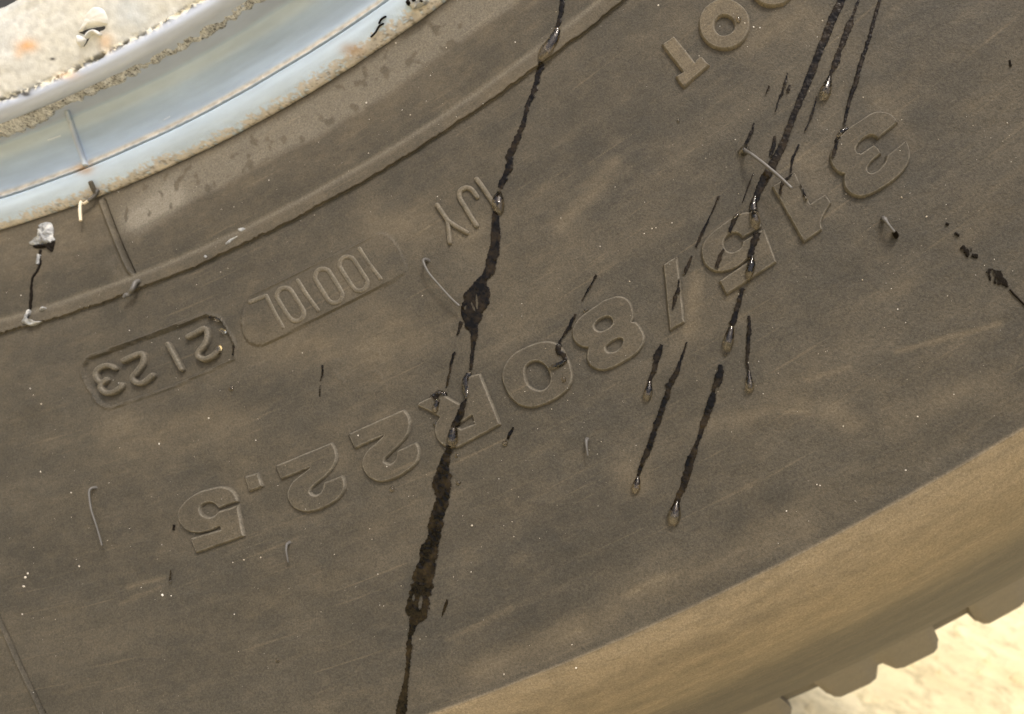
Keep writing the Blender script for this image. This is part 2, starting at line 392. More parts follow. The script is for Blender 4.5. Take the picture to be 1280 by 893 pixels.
def stroke_mesh(paths, closed, w, h, base=0.0):
    """rounded moulded strokes of half-width w px; returns V, F"""
    V, F = [], []; WEAR_GLINT.clear()
    for pts, cl in zip(paths, closed):
        if cl: pts = pts + [pts[0], pts[1]]
        S = poly_path([(*p[:2], 0) for p in pts], 1.4)[:, :2]
        if cl:
            k = int(np.argmin(np.linalg.norm(S[len(S) // 2:] - S[0], axis=1))) + len(S) // 2; S = S[:k]
        if cl: T = np.roll(S, -1, 0) - np.roll(S, 1, 0)
        else: T = np.gradient(S, axis=0)
        T /= np.linalg.norm(T, axis=1, keepdims=True) + 1e-9; Pn = np.stack([-T[:, 1], T[:, 0]], 1)
        us = np.array([-1.12, -.97, -.78, -.5, 0, .5, .78, .97, 1.12]); hs = np.array([-.0006, h * .35, h * .82, h, h * 1.0, h, h * .82, h * .35, -.0006])
        rows = []; wv = np.full(len(S), w)
        if not cl:
            n0 = len(S)
            cap = [( -1, 1.0, .02), (-1, .85, .55), (-1, .5, .87)]
            S2 = [S[0] - T[0] * w * c[1] for c in cap] + list(S) + [S[-1] + T[-1] * w * c[1] for c in cap[::-1]]
            wv = np.array([w * c[2] for c in cap] + [w] * n0 + [w * c[2] for c in cap[::-1]])
            hm = np.array([.25, .7, .93] + [1] * n0 + [.93, .7, .25])
            Pn = np.array([Pn[0]] * 3 + list(Pn) + [Pn[-1]] * 3); S = np.array(S2)
        else: hm = np.ones(len(S))
        c0 = sum(len(v) for v in V); nc = len(us)
        px = (S[:, None, :] + Pn[:, None, :] * (us[None, :, None] * wv[:, None, None])).reshape(-1, 2)
        hh = np.where(hs[None, :] > 0, hs[None, :] * hm[:, None], hs[None, :]).reshape(-1)
        WEAR_GLINT.append(np.clip(np.tile([.1, .4, .75, .5, .3, .5, .75, .4, .1], len(S)) * (.4 + .9 * fbm(px[:, 0] * .1, px[:, 1] * .1, 6, 3)), 0, 1))
        V.append(hit(px, base + hh)); F.append(gridfaces(len(S) + (1 if cl else 0), nc) % (len(S) * nc) + c0)
    return np.concatenate(V), np.concatenate(F)

# ------------------------------------------------------------------ wheel: tyre body
wheel = tag(empty('truck_wheel', (0, .15, 0)), 'dusty truck tyre 315/80R22.5 mounted on a pale painted steel rim', 'wheel')
DATE = smooth_closed(conv([(60, 440), (105, 388), (180, 358), (990, 62, 'c'), (1090, 95), (1150, 190), (1205, 300), (1195, 385, 'c'), (740, 590, 'c'), (320, 732, 'c'), (240, 750), (180, 715), (110, 610), (58, 500)], (95, 385, 6.095)), 3)
CODE = smooth_closed(conv([(22, 690), (62, 770), (140, 800), (230, 775, 'c'), (1120, 330, 'c'), (1195, 280), (1213, 225), (1190, 160), (1110, 30), (1020, -15), (880, 52, 'c'), (80, 440, 'c'), (25, 560)], (300, 295, 5.818)), 3)
(ta0, ra0), (ta1, ra1) = thr(119, 242), thr(166, 347); (tb0, rb0), (tb1, rb1) = thr(-2, 771), thr(55, 893)
th_seam = (ta0 + ta1) / 2; th_low = (tb0 + tb1) / 2
TH0, TH1 = math.radians(26.0), math.radians(58.5)
ths = np.concatenate([np.linspace(TH1, TH0 + 2 * math.pi, 150, endpoint=False), np.linspace(TH0, TH1, 640, endpoint=False) + 2 * math.pi])
rs = np.concatenate([np.linspace(.3002, .3168, 56), np.linspace(.3169, .3192, 14), np.linspace(.31935, .3200, 12), np.linspace(.3203, .3950, 240), np.linspace(.3953, .3990, 14), np.linspace(.4, .4695, 46)])
ths = np.unique(np.concatenate([ths] + [t_ + 2 * math.pi + np.arange(-4.2, 4.2, .085) / m_ for t_, m_ in ((th_seam, 310.), (th_low, 380.))]))
TH, RR = np.meshgrid(ths, rs)
arc = (TH % (2 * math.pi)) * 360; rmm = RR * 1000
rag = (fbm(arc * .10, arc * 0, 41, 3) - .5) * .55e-3 + (fbm(arc * 1.5, arc * 0, 43, 3) - .5) * .45e-3
R2 = RR + rag * np.exp(-((RR - .3196) / .0007) ** 2) + (fbm(arc * .12, arc * 0, 44, 3) - .5) * .2e-3 * np.exp(-((RR - .3172) / .0006) ** 2)
R2 = np.maximum.accumulate(R2, axis=0)
Zt = zs(RR)
P0 = polar(TH, R2, Zt).reshape(-1, 3)
px, py = topx(P0); vis = (px > -60) & (px < 1340) & (py > -60) & (py < 950)
D = ((fbm(arc * .05, rmm * .12, 1, 4) - .5) * .00035 + (fbm(arc * .35, rmm * .6, 2, 3) - .5) * .00009).reshape(-1)
D += ((fbm(arc * .9, rmm * .9, 6, 2) - .5) * .00006).reshape(-1)
sm = ((TH % (2 * math.pi)) - (ta0 + (ta1 - ta0) * (RR - ra0) / (ra1 - ra0))) * RR * 1000; sm2 = ((TH % (2 * math.pi)) - (tb0 + (tb1 - tb0) * (RR - rb0) / (rb1 - rb0))) * RR * 1000
inb = sstep(.3005, .3015, RR) * (1 - sstep(.3158, .3172, RR))
D += (inb * (  .00060 * np.exp(-((sm + .10) / .42) ** 2) - .00095 * np.exp(-((sm - .62) / .20) ** 2))).reshape(-1)
low = sstep(rb0 - .003, rb0, RR) * (1 - sstep(.3945, .3955, RR))
D += (low * (  .00030 * np.exp(-((sm2 + .35) / .3) ** 2) - .00060 * np.exp(-((sm2 - .15) / .17) ** 2))).reshape(-1)
pxy = np.stack([px, py], 1)
k = np.where(vis & (px > 80) & (px < 320) & (py > 370) & (py < 530))[0]
s_ = sdist(pxy[k], DATE) + (fbm(px[k] * .15, py[k] * .15, 9, 2) - .5) * 2.0
D[k] += -.00045 * sstep(-1.0, 1.0, s_) + .00034 * np.exp(-((s_ + 2.0) / 1.6) ** 2) * (.3 + fbm(px[k] * .06, py[k] * .06, 8, 3))
k = np.where(vis & (px > 285) & (px < 540) & (py > 270) & (py < 450))[0]
s_ = sdist(pxy[k], CODE); fade = 1 - sstep(455, 520, px[k] - (py[k] - 330) * .6)
D[k] += (.00036 * sstep(-1.0, 1.0, s_) + .00018 * np.exp(-((s_ - .5) / 1.6) ** 2) * (py[k] < 405 - .48 * (px[k] - 310))) * (.35 + .65 * fade)
# faint moulded rings of an old stamp
for cx, cy, rx, ry, a0 in ((464, 446, 11, 8, 0), (436, 462, 19, 15, 0), (455, 478, 24, 14, 0)):
    k = np.where(vis & (np.abs(px - cx) < 40) & (np.abs(py - cy) < 30))[0]
    q = np.hypot((px[k] - cx) / rx, (py[k] - cy) / ry); D[k] += .00009 * np.exp(-((q - 1) / .16) ** 2) * (fbm(px[k] * .05, py[k] * .05, 4) > .45)
Ptyre = lift(P0, D)
# dust and pale dirt on the rubber; bounce light painted in at the shoulder
dust_bounce = np.zeros(len(P0)); pale = np.zeros(len(P0))
def dab(arr, x1, y1, x2, y2, w, a):
    ab = np.array([x2 - x1, y2 - y1], float); L = ab @ ab + 1e-9
    t = np.clip(((px - x1) * ab[0] + (py - y1) * ab[1]) / L, 0, 1)
    d = np.hypot(px - x1 - t * ab[0], py - y1 - t * ab[1]); arr += .8 * a * np.exp(-(d / w) ** 2) * vis
for a in ((700, 285, 770, 205, 11, .45), (640, 270, 690, 235, 14, .25), (330, 430, 470, 440, 30, .38), (470, 280, 590, 290, 24, .35), (150, 545, 300, 530, 28, .30), (300, 600, 480, 520, 24, .18),
          (780, 590, 800, 600, 20, .5), (870, 350, 862, 410, 10, .45), (880, 530, 1000, 505, 12, .25), (1040, 515, 1070, 530, 16, .4), (1120, 520, 1240, 480, 22, .35), (1000, 20, 930, 60, 18, .4),
          (430, 350, 520, 430, 22, .25), (600, 840, 760, 770, 18, .4), (800, 740, 1000, 660, 28, .28), (1010, 475, 1060, 460, 4, .4), (1120, 440, 1250, 405, 3.5, .5), (980, 515, 1010, 515, 3, .35), (780, 745, 830, 720, 4, .4), (560, 800, 640, 760, 3.5, .35),
          (160, 735, 205, 722, 3, .4), (150, 755, 200, 735, 2.5, .3), (1040, 30, 1040, 200, 22, .12), (1090, 120, 1140, 180, 15, .25), (1000, 200, 1040, 260, 20, .25), (600, 330, 640, 420, 30, .10), (380, 590, 430, 570, 12, .25)): dab(dust_bounce, *a)
dust_bounce += (.26 * (1 - sstep(.300, .3195, R2)) + .18 * ((R2 > .3168) & (R2 < .3197))).reshape(-1)
dust_bounce += (1.5 * sstep(.3955, .3961, RR) * (1 - .93 * sstep(.402, .426, RR))).reshape(-1) * (.45 + 1.1 * fbm(arc.reshape(-1) * .03, rmm.reshape(-1) * .45, 77, 4))  # dusty tan shoulder band, boosted to paint in ground bounce light
edge = .3085 + .0022 * (fbm(arc * .07, arc * 0, 51, 3) - .5)
pale += (.42 * (1 - sstep(edge - .0012, edge + .0006, R2)) * sstep(600 * 0 + .3005, .302, R2)).reshape(-1) * sstep(100, 230, px)
dab(pale, 168, 275, 215, 245, 15, 1.1); dab(pale, 140, 330, 160, 345, 10, .15)
sp = fbm(arc * .55, rmm * .55, 61, 2).reshape(-1); pale *= 1 - .85 * sstep(.66, .72, sp)
pale += (.30 * np.exp(-((R2 - .3172) / .0005) ** 2)).reshape(-1)
pale += .03 + .10 * (fbm(arc * .1, rmm * .2, 71, 3).reshape(-1))
nr, nc = TH.shape
# crown of the tread, far side and inner wall: full revolution, coarser
back = [(.4702, -.0368), (.4725, -.0395), (.4775, -.0442), (.4828, -.0490), (.4862, -.0530), (.4872, -.059), (.4878, -.08), (.4882, -.15), (.4878, -.22), (.483, -.253), (.4735, -.2615), (.4655, -.2705), (.446, -.2958), (.422, -.3218), (.398, -.3394), (.36, -.3244), (.32, -.3087), (.3002, -.299), (.292, -.29), (.292, -.012), (.2975, -.0065)]
B = np.array(back); TB, BR = np.meshgrid(ths, B[:, 0]); _, BZ = np.meshgrid(ths, B[:, 1])
Pb = polar(TB, BR, BZ).reshape(-1, 3)
Vt = np.concatenate([Ptyre, Pb]); nrt = nr + len(B)
Ft = gridfaces(nrt, nc, True)
last = (nrt - 1) * nc; j = np.arange(nc); Ft = np.concatenate([Ft, np.stack([last + j, last + (j + 1) % nc, (j + 1) % nc, j], 1)])
z0 = np.zeros(len(Pb))
tyre = mesh_obj('tyre', Vt, Ft, M_RUB, wheel, sharp=17, attrs={'dust_bounce': np.concatenate([np.clip(dust_bounce, 0, 1.6), z0 + .2]), 'pale': np.concatenate([np.clip(pale, 0, 1), z0 + .1])})
tyre['label'] = 'dusty brown-grey rubber truck tyre with raised moulded lettering'

# tread blocks round the shoulder (5 degree pitch)
def tread_block():
    V, F = [], []
    a0, a1 = math.radians(-1.94), math.radians(1.94)
    us = np.concatenate([[0, .015, .04, .08], np.linspace(.14, .86, 12), [.92, .96, .985, 1]])
    prof = [(.468, -.037), (.4706, -.0362), (.4716, -.0372), (.4890, -.0497), (.4906, -.0515), (.4912, -.056), (.4940, -.10), (.4940, -.128), (.470, -.128)]
    for u in us:
        t = a0 + (a1 - a0) * u
        for kk, (r, z) in enumerate(prof):
            rr = r
            if kk in (3, 4, 5): rr -= .0040 * math.exp(-((u - .50) / .085) ** 4)          # notch in the lug's outer edge
            if kk in (3, 4, 5): rr -= .0026 * (math.exp(-(u / .035) ** 2) + math.exp(-((1 - u) / .035) ** 2))
            if kk in (3, 4) : t2 = t + (.0022 if u < .5 else .0006) * (1 if kk == 3 else 1.1)
            else: t2 = t + (.0024 if u < .5 else .0006) * (1 if kk > 4 else 0)
            V.append(polar(np.array([t2]), np.array([rr]), np.array([z]))[0])
    V = np.array(V); F = gridfaces(len(us), len(prof)).tolist()
    F.append(list(range(len(prof)))[::-1]); F.append(list(range((len(us) - 1) * len(prof), len(us) * len(prof))))
    return V, F
Vb, Fb = tread_block(); b0 = None
for i in range(72):
    th = math.radians(46.77 + 5 * i); c_, s_ = math.cos(th), math.sin(th)
    if b0 is None:
        # mesh kept about the hub so that copies only need a turn about the axle
        me_V = np.stack([Vb[:, 0], -Vb[:, 2], Vb[:, 1]], 1)
        b0 = mesh_obj('tread_block', me_V, Fb, M_RUB, None, sharp=48, wheel=False)
        at = b0.data.attributes.new('mm', 'FLOAT_VECTOR', 'POINT'); at.data.foreach_set('vector', (Vb * 1000).ravel().astype(np.float32))
        for nm, vv in (('dust_bounce', .55), ('pale', .50)):
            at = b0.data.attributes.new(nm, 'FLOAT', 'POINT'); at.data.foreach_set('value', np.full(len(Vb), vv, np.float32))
        o = b0
    else:
        o = b0.copy(); col.objects.link(o)
    o.parent = tyre; o.location = (0, 0, HUB); o.rotation_euler = (0, -th, 0)

# ------------------------------------------------------------------ wheel: rim
rr_ = np.concatenate([np.linspace(.264, .2796, 70), np.linspace(.2797, .2850, 34), np.linspace(.2852, .2944, 40), np.linspace(.2945, .2951, 9), np.linspace(.2953, .3, 26)])
THR, RRR = np.meshgrid(np.concatenate([np.linspace(TH1, TH0 + 2 * math.pi, 120, endpoint=False), np.linspace(TH0, TH1, 520, endpoint=False) + 2 * math.pi]), rr_)
ar = (THR % (2 * math.pi)) * 290; rm = RRR * 1000; Zr = zs(RRR)
grit_b = np.exp(-((RRR - .2799 - .0006 * (fbm(ar * .15, ar * 0, 12) - .5)) / .0007) ** 2)
grit_o = sstep(.2966, .2998, RRR + .0020 * (fbm(ar * .12, ar * 0, 13) - .5)); grit_g = np.exp(-((RRR - .2939) / .0006) ** 2)
plat = 1 - sstep(.2792, .2802, RRR)
Dr = (fbm(ar * .7, rm * .7, 21, 3) - .5) * .00016 * plat + (fbm(ar * .08, rm * .12, 24, 3) - .5) * .0011 * plat + (fbm(ar * 1.3, rm * 1.3, 22, 2) - .42) * .0011 * grit_b + (fbm(ar * 1.1, rm * 1.1, 23, 2) - .45) * .0002 * grit_o + (fbm(ar * 1.1, rm * 1.1, 26, 2) - .4) * .0003 * grit_g
Dr += (fbm(ar * .06, rm * .05, 25, 3) - .5) * .0005
Prim = polar(THR, RRR, Zr).reshape(-1, 3); Prim = lift(Prim, Dr.reshape(-1))
rx, ry = topx(Prim)
def C3(c): return np.array(c)[None, None, :]
n1 = fbm(ar * .5, rm * .5, 31, 4)[..., None]; n2 = fbm(ar * .1, rm * .12, 32, 4)[..., None]; n3 = fbm(ar * 1.2, rm * 1.2, 33, 2)[..., None]; n4 = fbm(ar * .06, rm * .8, 34, 4)[..., None]
cream = C3((.76, .74, .64)) * (1 - n2) + C3((.66, .68, .67)) * n2; cream = cream * (.78 + .40 * n3)
blue = C3((.53, .65, .77)) * (.84 + .32 * n4); lipc = C3((.54, .60, .70)) * (.80 + .32 * n4)
n5 = fbm(ar * 2.6, rm * 2.6, 35, 2)[..., None]; tan = np.where(n5 > .60, C3((.28, .25, .195)), C3((.54, .50, .43))) * (.75 + .5 * n3)
darkg = np.where(n3 > .5, C3((.12, .115, .09)), C3((.70, .66, .52)))
Cc = cream * (RRR < .2799)[..., None] + lipc * ((RRR >= .2799) & (RRR < .2846))[..., None] + blue * (RRR >= .2846)[..., None]
Cc = Cc * (1 - grit_b[..., None]) + darkg * grit_b[..., None]
w_ = sstep(-.12, .16, grit_o - 1.05 * n5[..., 0] - .35 * (n1[..., 0] - .5) - .16)[..., None]; Cc = Cc * (1 - w_) + tan * w_
w_ = np.clip(grit_g * 1.0, 0, 1)[..., None]; Cc = Cc * (1 - w_) + C3((.56, .51, .42)) * (.55 + .7 * n3) * w_
w_ = (.12 * np.exp(-((RRR - .2855) / .0010) ** 2))[..., None]; Cc = Cc * (1 - w_) + C3((.40, .36, .27)) * w_
Cc = Cc.reshape(-1, 3)
def rdab(c, x, y, sx, sy, a):
    w = (a * np.exp(-(((rx - x) / sx) ** 2 + ((ry - y) / sy) ** 2)) * (.4 + 1.2 * n1.reshape(-1)))[:, None].clip(0, 1); return w, np.array(c)[None]
for c, x, y, sx, sy, a in (((.80, .45, .20), 34, 57, 13, 8, .8), ((.80, .45, .20), 22, 68, 6, 6, .4), ((.80, .52, .30), 132, 52, 9, 10, .6), ((.55, .62, .68), 165, 14, 22, 22, .75), ((.80, .55, .30), 85, 95, 14, 5, .5),
                           ((.42, .26, .12), 106, 211, 11, 7, .95), ((.38, .27, .15), 118, 238, 8, 7, .6), ((.45, .28, .14), 440, 62, 14, 8, .6), ((.05, .05, .05), 66, 74, 3.0, 1.6, 1.6), ((.05, .05, .05), 32, 118, 6, 2.8, 1.8), ((.05, .05, .05), 18, 121, 3.5, 2, 1.6)):
    w, cc = rdab(c, x, y, sx, sy, a); Cc = Cc * (1 - w) + cc * w
gritv = np.clip(.28 * plat + grit_b + .8 * grit_o + .8 * grit_g + .05, 0, 1).reshape(-1)
backr = np.array([(.3003, -.004), (.296, -.0085), (.286, -.02), (.276, -.05), (.268, -.12), (.268, -.16), (.2, -.15), (.12, -.12), (.08, -.10), (.0005, -.10)])
frontr = np.array([(.0005, -.085), (.08, -.085), (.12, -.105), (.2, -.135), (.258, -.12), (.262, -.05), (.2632, -.006)])
tt = THR[0]
def ring(arr): T_, R_ = np.meshgrid(tt, arr[:, 0]); _, Z_ = np.meshgrid(tt, arr[:, 1]); return polar(T_, R_, Z_).reshape(-1, 3)
Vr = np.concatenate([ring(frontr), Prim, ring(backr)]); ncr = len(tt); nrr = len(frontr) + len(rr_) + len(backr)
cf = np.tile([[.10, .10, .10]], (len(frontr) * ncr, 1)); cb = np.tile([[.3, .3, .3]], (len(backr) * ncr, 1))
rim = mesh_obj('rim', Vr, gridfaces(nrr, ncr, True), M_RIM, wheel, sharp=55,
               attrs={'paint': np.concatenate([cf, np.clip(Cc * .98, 0, .92), cb]), 'grit': np.concatenate([np.zeros(len(cf)), gritv, np.zeros(len(cb))])})
rim['label'] = 'pale painted steel rim with blue-grey flange and gritty cream face'
# ragged crust hanging from the rolled lip
nt_ = 620; tcr = np.linspace(TH0, TH1, nt_); a_ = tcr * 290
cw = -.0007 + .0034 * np.clip(fbm(a_ * .11, a_ * 0, 82, 3) - .42, 0, 1) + .0009 * fbm(a_ * .9, a_ * 0, 83, 4)
us = np.linspace(0, 1, 14)
U, TT = np.meshgrid(us, tcr); CWm = cw[:, None] * np.ones_like(U)
rin = .28345; Rc = rin + U * (.0010 + CWm)
zc = np.interp(Rc, [.2834, .2842, .285, .2868], [.0037, .0024, .0014, .0006]) + (fbm(TT * 290 * .8, Rc * 800, 84, 3) - .45) * .0012 * np.sin(np.clip(U * 1.15, 0, 1) * math.pi) - .0004 * (U > .93)
top = polar(TT, Rc, zc).reshape(-1, 3); bot = polar(TT, Rc - .0002 * U, zc - .0004 - .0003 * (1 - U)).reshape(-1, 3)
nu = len(us); fa = gridfaces(nt_, nu); fb_ = fa[:, ::-1] + len(top)
ed = np.arange(nt_ - 1); e1 = np.stack([ed * nu + nu - 1, ed * nu + nu - 1 + len(top), (ed + 1) * nu + nu - 1 + len(top), (ed + 1) * nu + nu - 1], 1)
e2 = np.stack([ed * nu, (ed + 1) * nu, (ed + 1) * nu + len(top), ed * nu + len(top)], 1)
mesh_obj('dirt_crust', np.concatenate([top, bot]), np.concatenate([fa, fb_, e1, e2]), M_CRUST, rim, sharp=60)

def blob(name, px_poly, h, mat, parent, base=0.0, rough=.5, seed=0, origin=None, bump=6.0, lab=None, under=.0004):
    """low irregular lump with the outline px_poly"""
    poly = smooth_closed([(*p[:2], p[2] if len(p) > 2 else 's') for p in px_poly], 1.0)
    c = poly.mean(0); V, F = [], []; m = len(poly); K = 9
    pts, hs = [], []
    for kk in range(K):
        f = kk / (K - 1); q = c + (poly - c) * (1 - f) ** .9
        pts.append(q); e = math.sqrt(max(0, 1 - (1 - f) ** 2)); nz = fbm(q[:, 0] / bump, q[:, 1] / bump, seed, 3)
        hs.append(h * e * (1 - rough + 2 * rough * nz) if kk else np.full(m, -under))
    V = hit(np.concatenate(pts), base + np.concatenate(hs)); F = gridfaces(K, m, True)
    return mesh_obj(name, V, F, mat, parent, origin=origin)
def tube(name, pts, mat, parent, seg=10, flat=False):
    """pts: (px, py, height m, radius m)"""
    P = poly_path(pts, 1.5); C_ = hit(P[:, :2], P[:, 2]); Tn = np.gradient(C_, axis=0); Tn /= np.linalg.norm(Tn, axis=1, keepdims=True)
    r = np.hypot(C_[:, 0], C_[:, 1]); up = np.stack([C_[:, 0] * 0, C_[:, 1] * 0, np.ones(len(C_))], 1) + 1e-3
    A = np.cross(Tn, up); A /= np.linalg.norm(A, axis=1, keepdims=True); Bv = np.cross(A, Tn)
    rad = P[:, 3] * .64 * (1 + .25 * (fbm(np.arange(len(P)) * .3, np.zeros(len(P)), int(pts[0][0])) - .5))
    V = []
    an = np.linspace(0, 2 * math.pi, seg, endpoint=False)
    for i in range(len(P)): V.append(C_[i] + rad[i] * (np.cos(an)[:, None] * A[i] + np.sin(an)[:, None] * Bv[i]))
    V.append(np.repeat(C_[-1:] + Tn[-1:] * rad[-1] * .5, 1, 0)); V = np.concatenate(V); F = gridfaces(len(P), seg, True).tolist()
    tip = len(V) - 1
    for i in range(seg): F.append(((len(P) - 1) * seg + i, (len(P) - 1) * seg + (i + 1) % seg, tip))
    return mesh_obj(name, V, F, mat, parent, sharp=60)

# weld mark across the rim band, torn flap on the rim face, crust at the flange
V, F = stroke_mesh([[(84, 141), (90, 158), (97, 178), (107, 206)]], [False], 3.1, .00050)
mesh_obj('weld_mark', V, F, M_RIM, rim, attrs={'paint': np.tile([[.52, .58, .64]], (len(V), 1)), 'grit': np.full(len(V), .1)})
for nm, pl, h_, m_, sd_, cl_ in (('torn_flap', [(97, 42, 'c'), (103, 32), (110, 16), (120, 8), (131, 12), (137, 24), (137, 31, 'c'), (122, 33), (108, 36), (104, 40)], .0007, M_RIM, 3, (.80, .79, .72)),
                         ('torn_flap', [(98, 44, 'c'), (103, 45), (108, 50), (108, 54), (103, 60, 'c'), (98, 55)], .0010, M_RIM, 5, (.78, .78, .74))):
    o = blob(nm, pl, h_, m_, rim, rough=.25, seed=sd_)
    nv = len(o.data.vertices); a = o.data.attributes.new('paint', 'FLOAT_COLOR', 'POINT'); a.data.foreach_set('color', np.tile([*cl_, 1], nv).astype(np.float32))
    a = o.data.attributes.new('grit', 'FLOAT', 'POINT'); a.data.foreach_set('value', np.full(nv, .1, np.float32))
blob('tear_shadow_gap', [(97, 41, 'c'), (110, 36), (137, 31, 'c'), (133, 38), (126, 42), (119, 39), (112, 43), (111, 50), (104, 60, 'c'), (108, 50), (104, 44)], .00012, M_DARK, rim, rough=.1, under=.0006).name = 'tear_shade'  # dark sheet laid in as the shade under the torn flap
V, F = stroke_mesh([[(110, 47), (114, 42), (120, 40), (126, 44)]], [False], 2.0, .0009)
o = mesh_obj('torn_flap', V, F, M_RIM, rim, attrs={'paint': np.tile([[.74, .75, .72]], (len(V), 1)), 'grit': np.full(len(V), .1)})
blob('rust_crust', [(507, 1), (512, 9), (518, 13), (527, 9), (534, 6), (538, 0), (530, -6), (515, -7)], .0009, M_PAINT, rim, rough=.8, seed=8, bump=3)
for q in ((511, 4, 3.5, 4), (518, 1.5, 3, 3), (527, 2, 3.4, 2.6)):
    blob('rust_pit', [(q[0] - q[2], q[1]), (q[0], q[1] - q[3]), (q[0] + q[2], q[1]), (q[0], q[1] + q[3])], .00125, M_TAR, rim, rough=.3)
for pts, w0_ in (([(181, 154), (187, 137), (192, 118)], 1.8), ([(205, 150), (212, 146)], .8), ([(255, 95), (300, 70)], .7), ([(60, 175), (75, 170)], .9)):
    V, F = stroke_mesh([pts], [False], w0_, .00002); mesh_obj('scratch', V, F, M_RIM, rim, attrs={'paint': np.tile([[.72, .80, .88]], (len(V), 1)), 'grit': np.full(len(V), .05)})
for pts in ([(474, 29), (477, 24), (482, 21)], [(464, 46), (469, 41), (474, 33), (479, 30)]):
    V, F = stroke_mesh([pts], [False], 1.2, .00030); mesh_obj('scuff', V, F, M_TAR, rim)

# ------------------------------------------------------------------ moulded lettering
H_BIG = .00060
RG = dict(a=(210, 580, 7.438), b=(340, 540, 8.118), c=(430, 505, 8.118), d=(515, 450, 7.44), e=(620, 415, 8.118), f=(705, 360, 8.118), g=(820, 310, 8.12), h=(870, 260, 7.44), i=(920, 170, 6.38), j=(1030, 130, 7.44), k=(820, 0, 7.11))
c = 'c'
def circ(cx, cy, r, n=28): return [(cx + r * math.cos(2 * math.pi * q / n), cy + r * math.sin(2 * math.pi * q / n)) for q in range(n)]
GL = [
 ('raised_digit', 'j', [(680,185,c),(650,140),(590,100),(500,85),(430,105),(330,170),(210,250),(130,340),(80,430),(54,510),(75,585),(130,645),(192,665,c),(180,730),(200,800),(260,855),(340,870),(430,850),(540,790),(660,705),(750,610),(792,510),(785,420),(755,355,c),(580,495,c),(560,560),(500,630),(440,658),(400,635),(405,590),(450,535),(525,475,c),(495,425),(462,395,c),(400,435),(345,475),(298,460),(295,420),(340,355),(400,312),(445,305),(498,335,c)], [], 'raised digit 3'),
 ('raised_digit', 'i', [(465,305,c),(590,552,c),(710,475,c),(755,545,c),(705,620),(677,690),(682,755,c),(540,855,c),(290,415,c)], [], 'raised digit 1'),
 ('raised_digit', 'h', [(605,185,c),(585,110),(540,65),(470,52),(400,68),(310,120),(190,205),(100,290),(60,370),(60,460),(95,540),(160,590),(240,602),(320,585),(400,545),(490,470,c),(500,500,c),(222,688,c),(285,812,c),(742,510,c),(632,208,c),(435,325,c),(425,375),(390,405),(340,425),(285,410),(258,360),(265,305),(310,255),(365,240),(410,258),(432,288,c)], [], 'raised digit 5'),
 ('raised_slash', 'g', [(80,182,c),(215,95,c),(288,758,c),(145,845,c)], [], 'raised slash'),
 ('raised_digit', 'f', [(540,95),(620,110),(680,165),(705,240),(710,300),(690,350,c),(740,365),(790,430),(818,510),(800,590),(740,665),(640,735),(520,800),(420,838),(340,830),(270,785),(238,715),(245,650),(255,608,c),(200,605),(130,560),(92,490),(95,420),(140,340),(210,270),(310,200),(420,130)], [[(312,400),(322,370),(370,325),(430,298),(480,308),(503,350),(480,395),(430,430),(370,448),(325,430)], [(428,615),(450,580),(510,535),(570,515),(605,535),(590,590),(550,635),(500,660),(445,655)]], 'raised digit 8'),
 ('raised_digit', 'e', [(80,400),(75,480),(105,580),(165,675),(250,745),(340,768),(440,755),(560,710),(680,635),(750,560),(782,470),(770,380),(735,280),(690,190),(620,125),(530,105),(420,120),(300,165),(190,230),(115,310)], [[(300,440),(305,370),(345,320),(410,300),(480,322),(530,375),(555,440),(555,510),(520,570),(455,598),(385,580),(325,530)]], 'raised digit 0'),
 ('raised_letter', 'd', [(640,133,c),(828,603,c),(440,812,c),(375,817),(310,800),(250,745),(222,670),(232,600),(268,535,c),(205,498,c),(66,430,c),(72,405,c),(262,312,c),(350,358),(445,412,c),(515,380,c),(528,160,c)], [[(415,622,c),(568,518,c),(592,598,c),(468,645,c)]], 'raised letter R'),
 ('raised_digit', 'c', [(55,310,c),(620,62,c),(665,130),(683,200),(670,280),(625,360),(550,440),(470,515),(430,555),(420,588,c),(450,608),(490,608),(525,580),(545,540),(552,480,c),(740,395,c),(770,450),(775,520),(750,590),(690,655),(600,715),(500,762),(410,785),(330,778),(255,735),(205,660),(195,590),(220,520),(270,455),(340,395),(415,325,c),(125,452,c)], [], 'raised digit 2'),
 ('raised_digit', 'b', [(50,345,c),(620,115,c),(655,175),(670,240),(655,320),(610,395),(540,465),(460,530),(410,580),(395,612,c),(425,640),(470,640),(510,612),(530,570),(545,518,c),(725,445,c),(750,500),(752,560),(730,620),(680,680),(600,735),(500,780),(400,807),(320,805),(240,770),(190,705),(173,630),(190,560),(240,490),(320,430),(405,362,c),(105,478,c)], [], 'raised digit 2'),
 ('raised_point', 'a', [(728,122,c),(850,85,c),(890,207,c),(767,258,c)], [], 'raised decimal point'),
 ('raised_digit', 'a', [(662,347,c),(640,285),(600,240),(540,218),(470,218),(380,238),(270,280),(180,345),(125,410),(108,480),(130,550),(180,605),(240,632),(310,638),(400,620),(498,578,c),(508,612,c),(228,695,c),(275,825,c),(718,668,c),(665,386,c),(485,447,c),(445,485),(395,500),(345,485),(315,450),(313,405),(345,370),(400,357),(450,372),(488,408,c)], [], 'raised digit 5'),
 ('raised_letter', 'k', [(160,338,c),(348,572,c),(365,543),(402,520),(430,548),(470,590,c),(250,785,c),(212,740),(180,692,c),(245,655,c),(55,408,c)], [], 'raised letter T'),
 ('raised_letter', 'k', circ(608, 226, 222), [circ(608, 240, 92)], 'raised letter O'),
 ('raised_letter', 'k', circ(1037, -152, 219), [circ(1037, -140, 92)], 'raised letter O cut by the picture edge'),
]
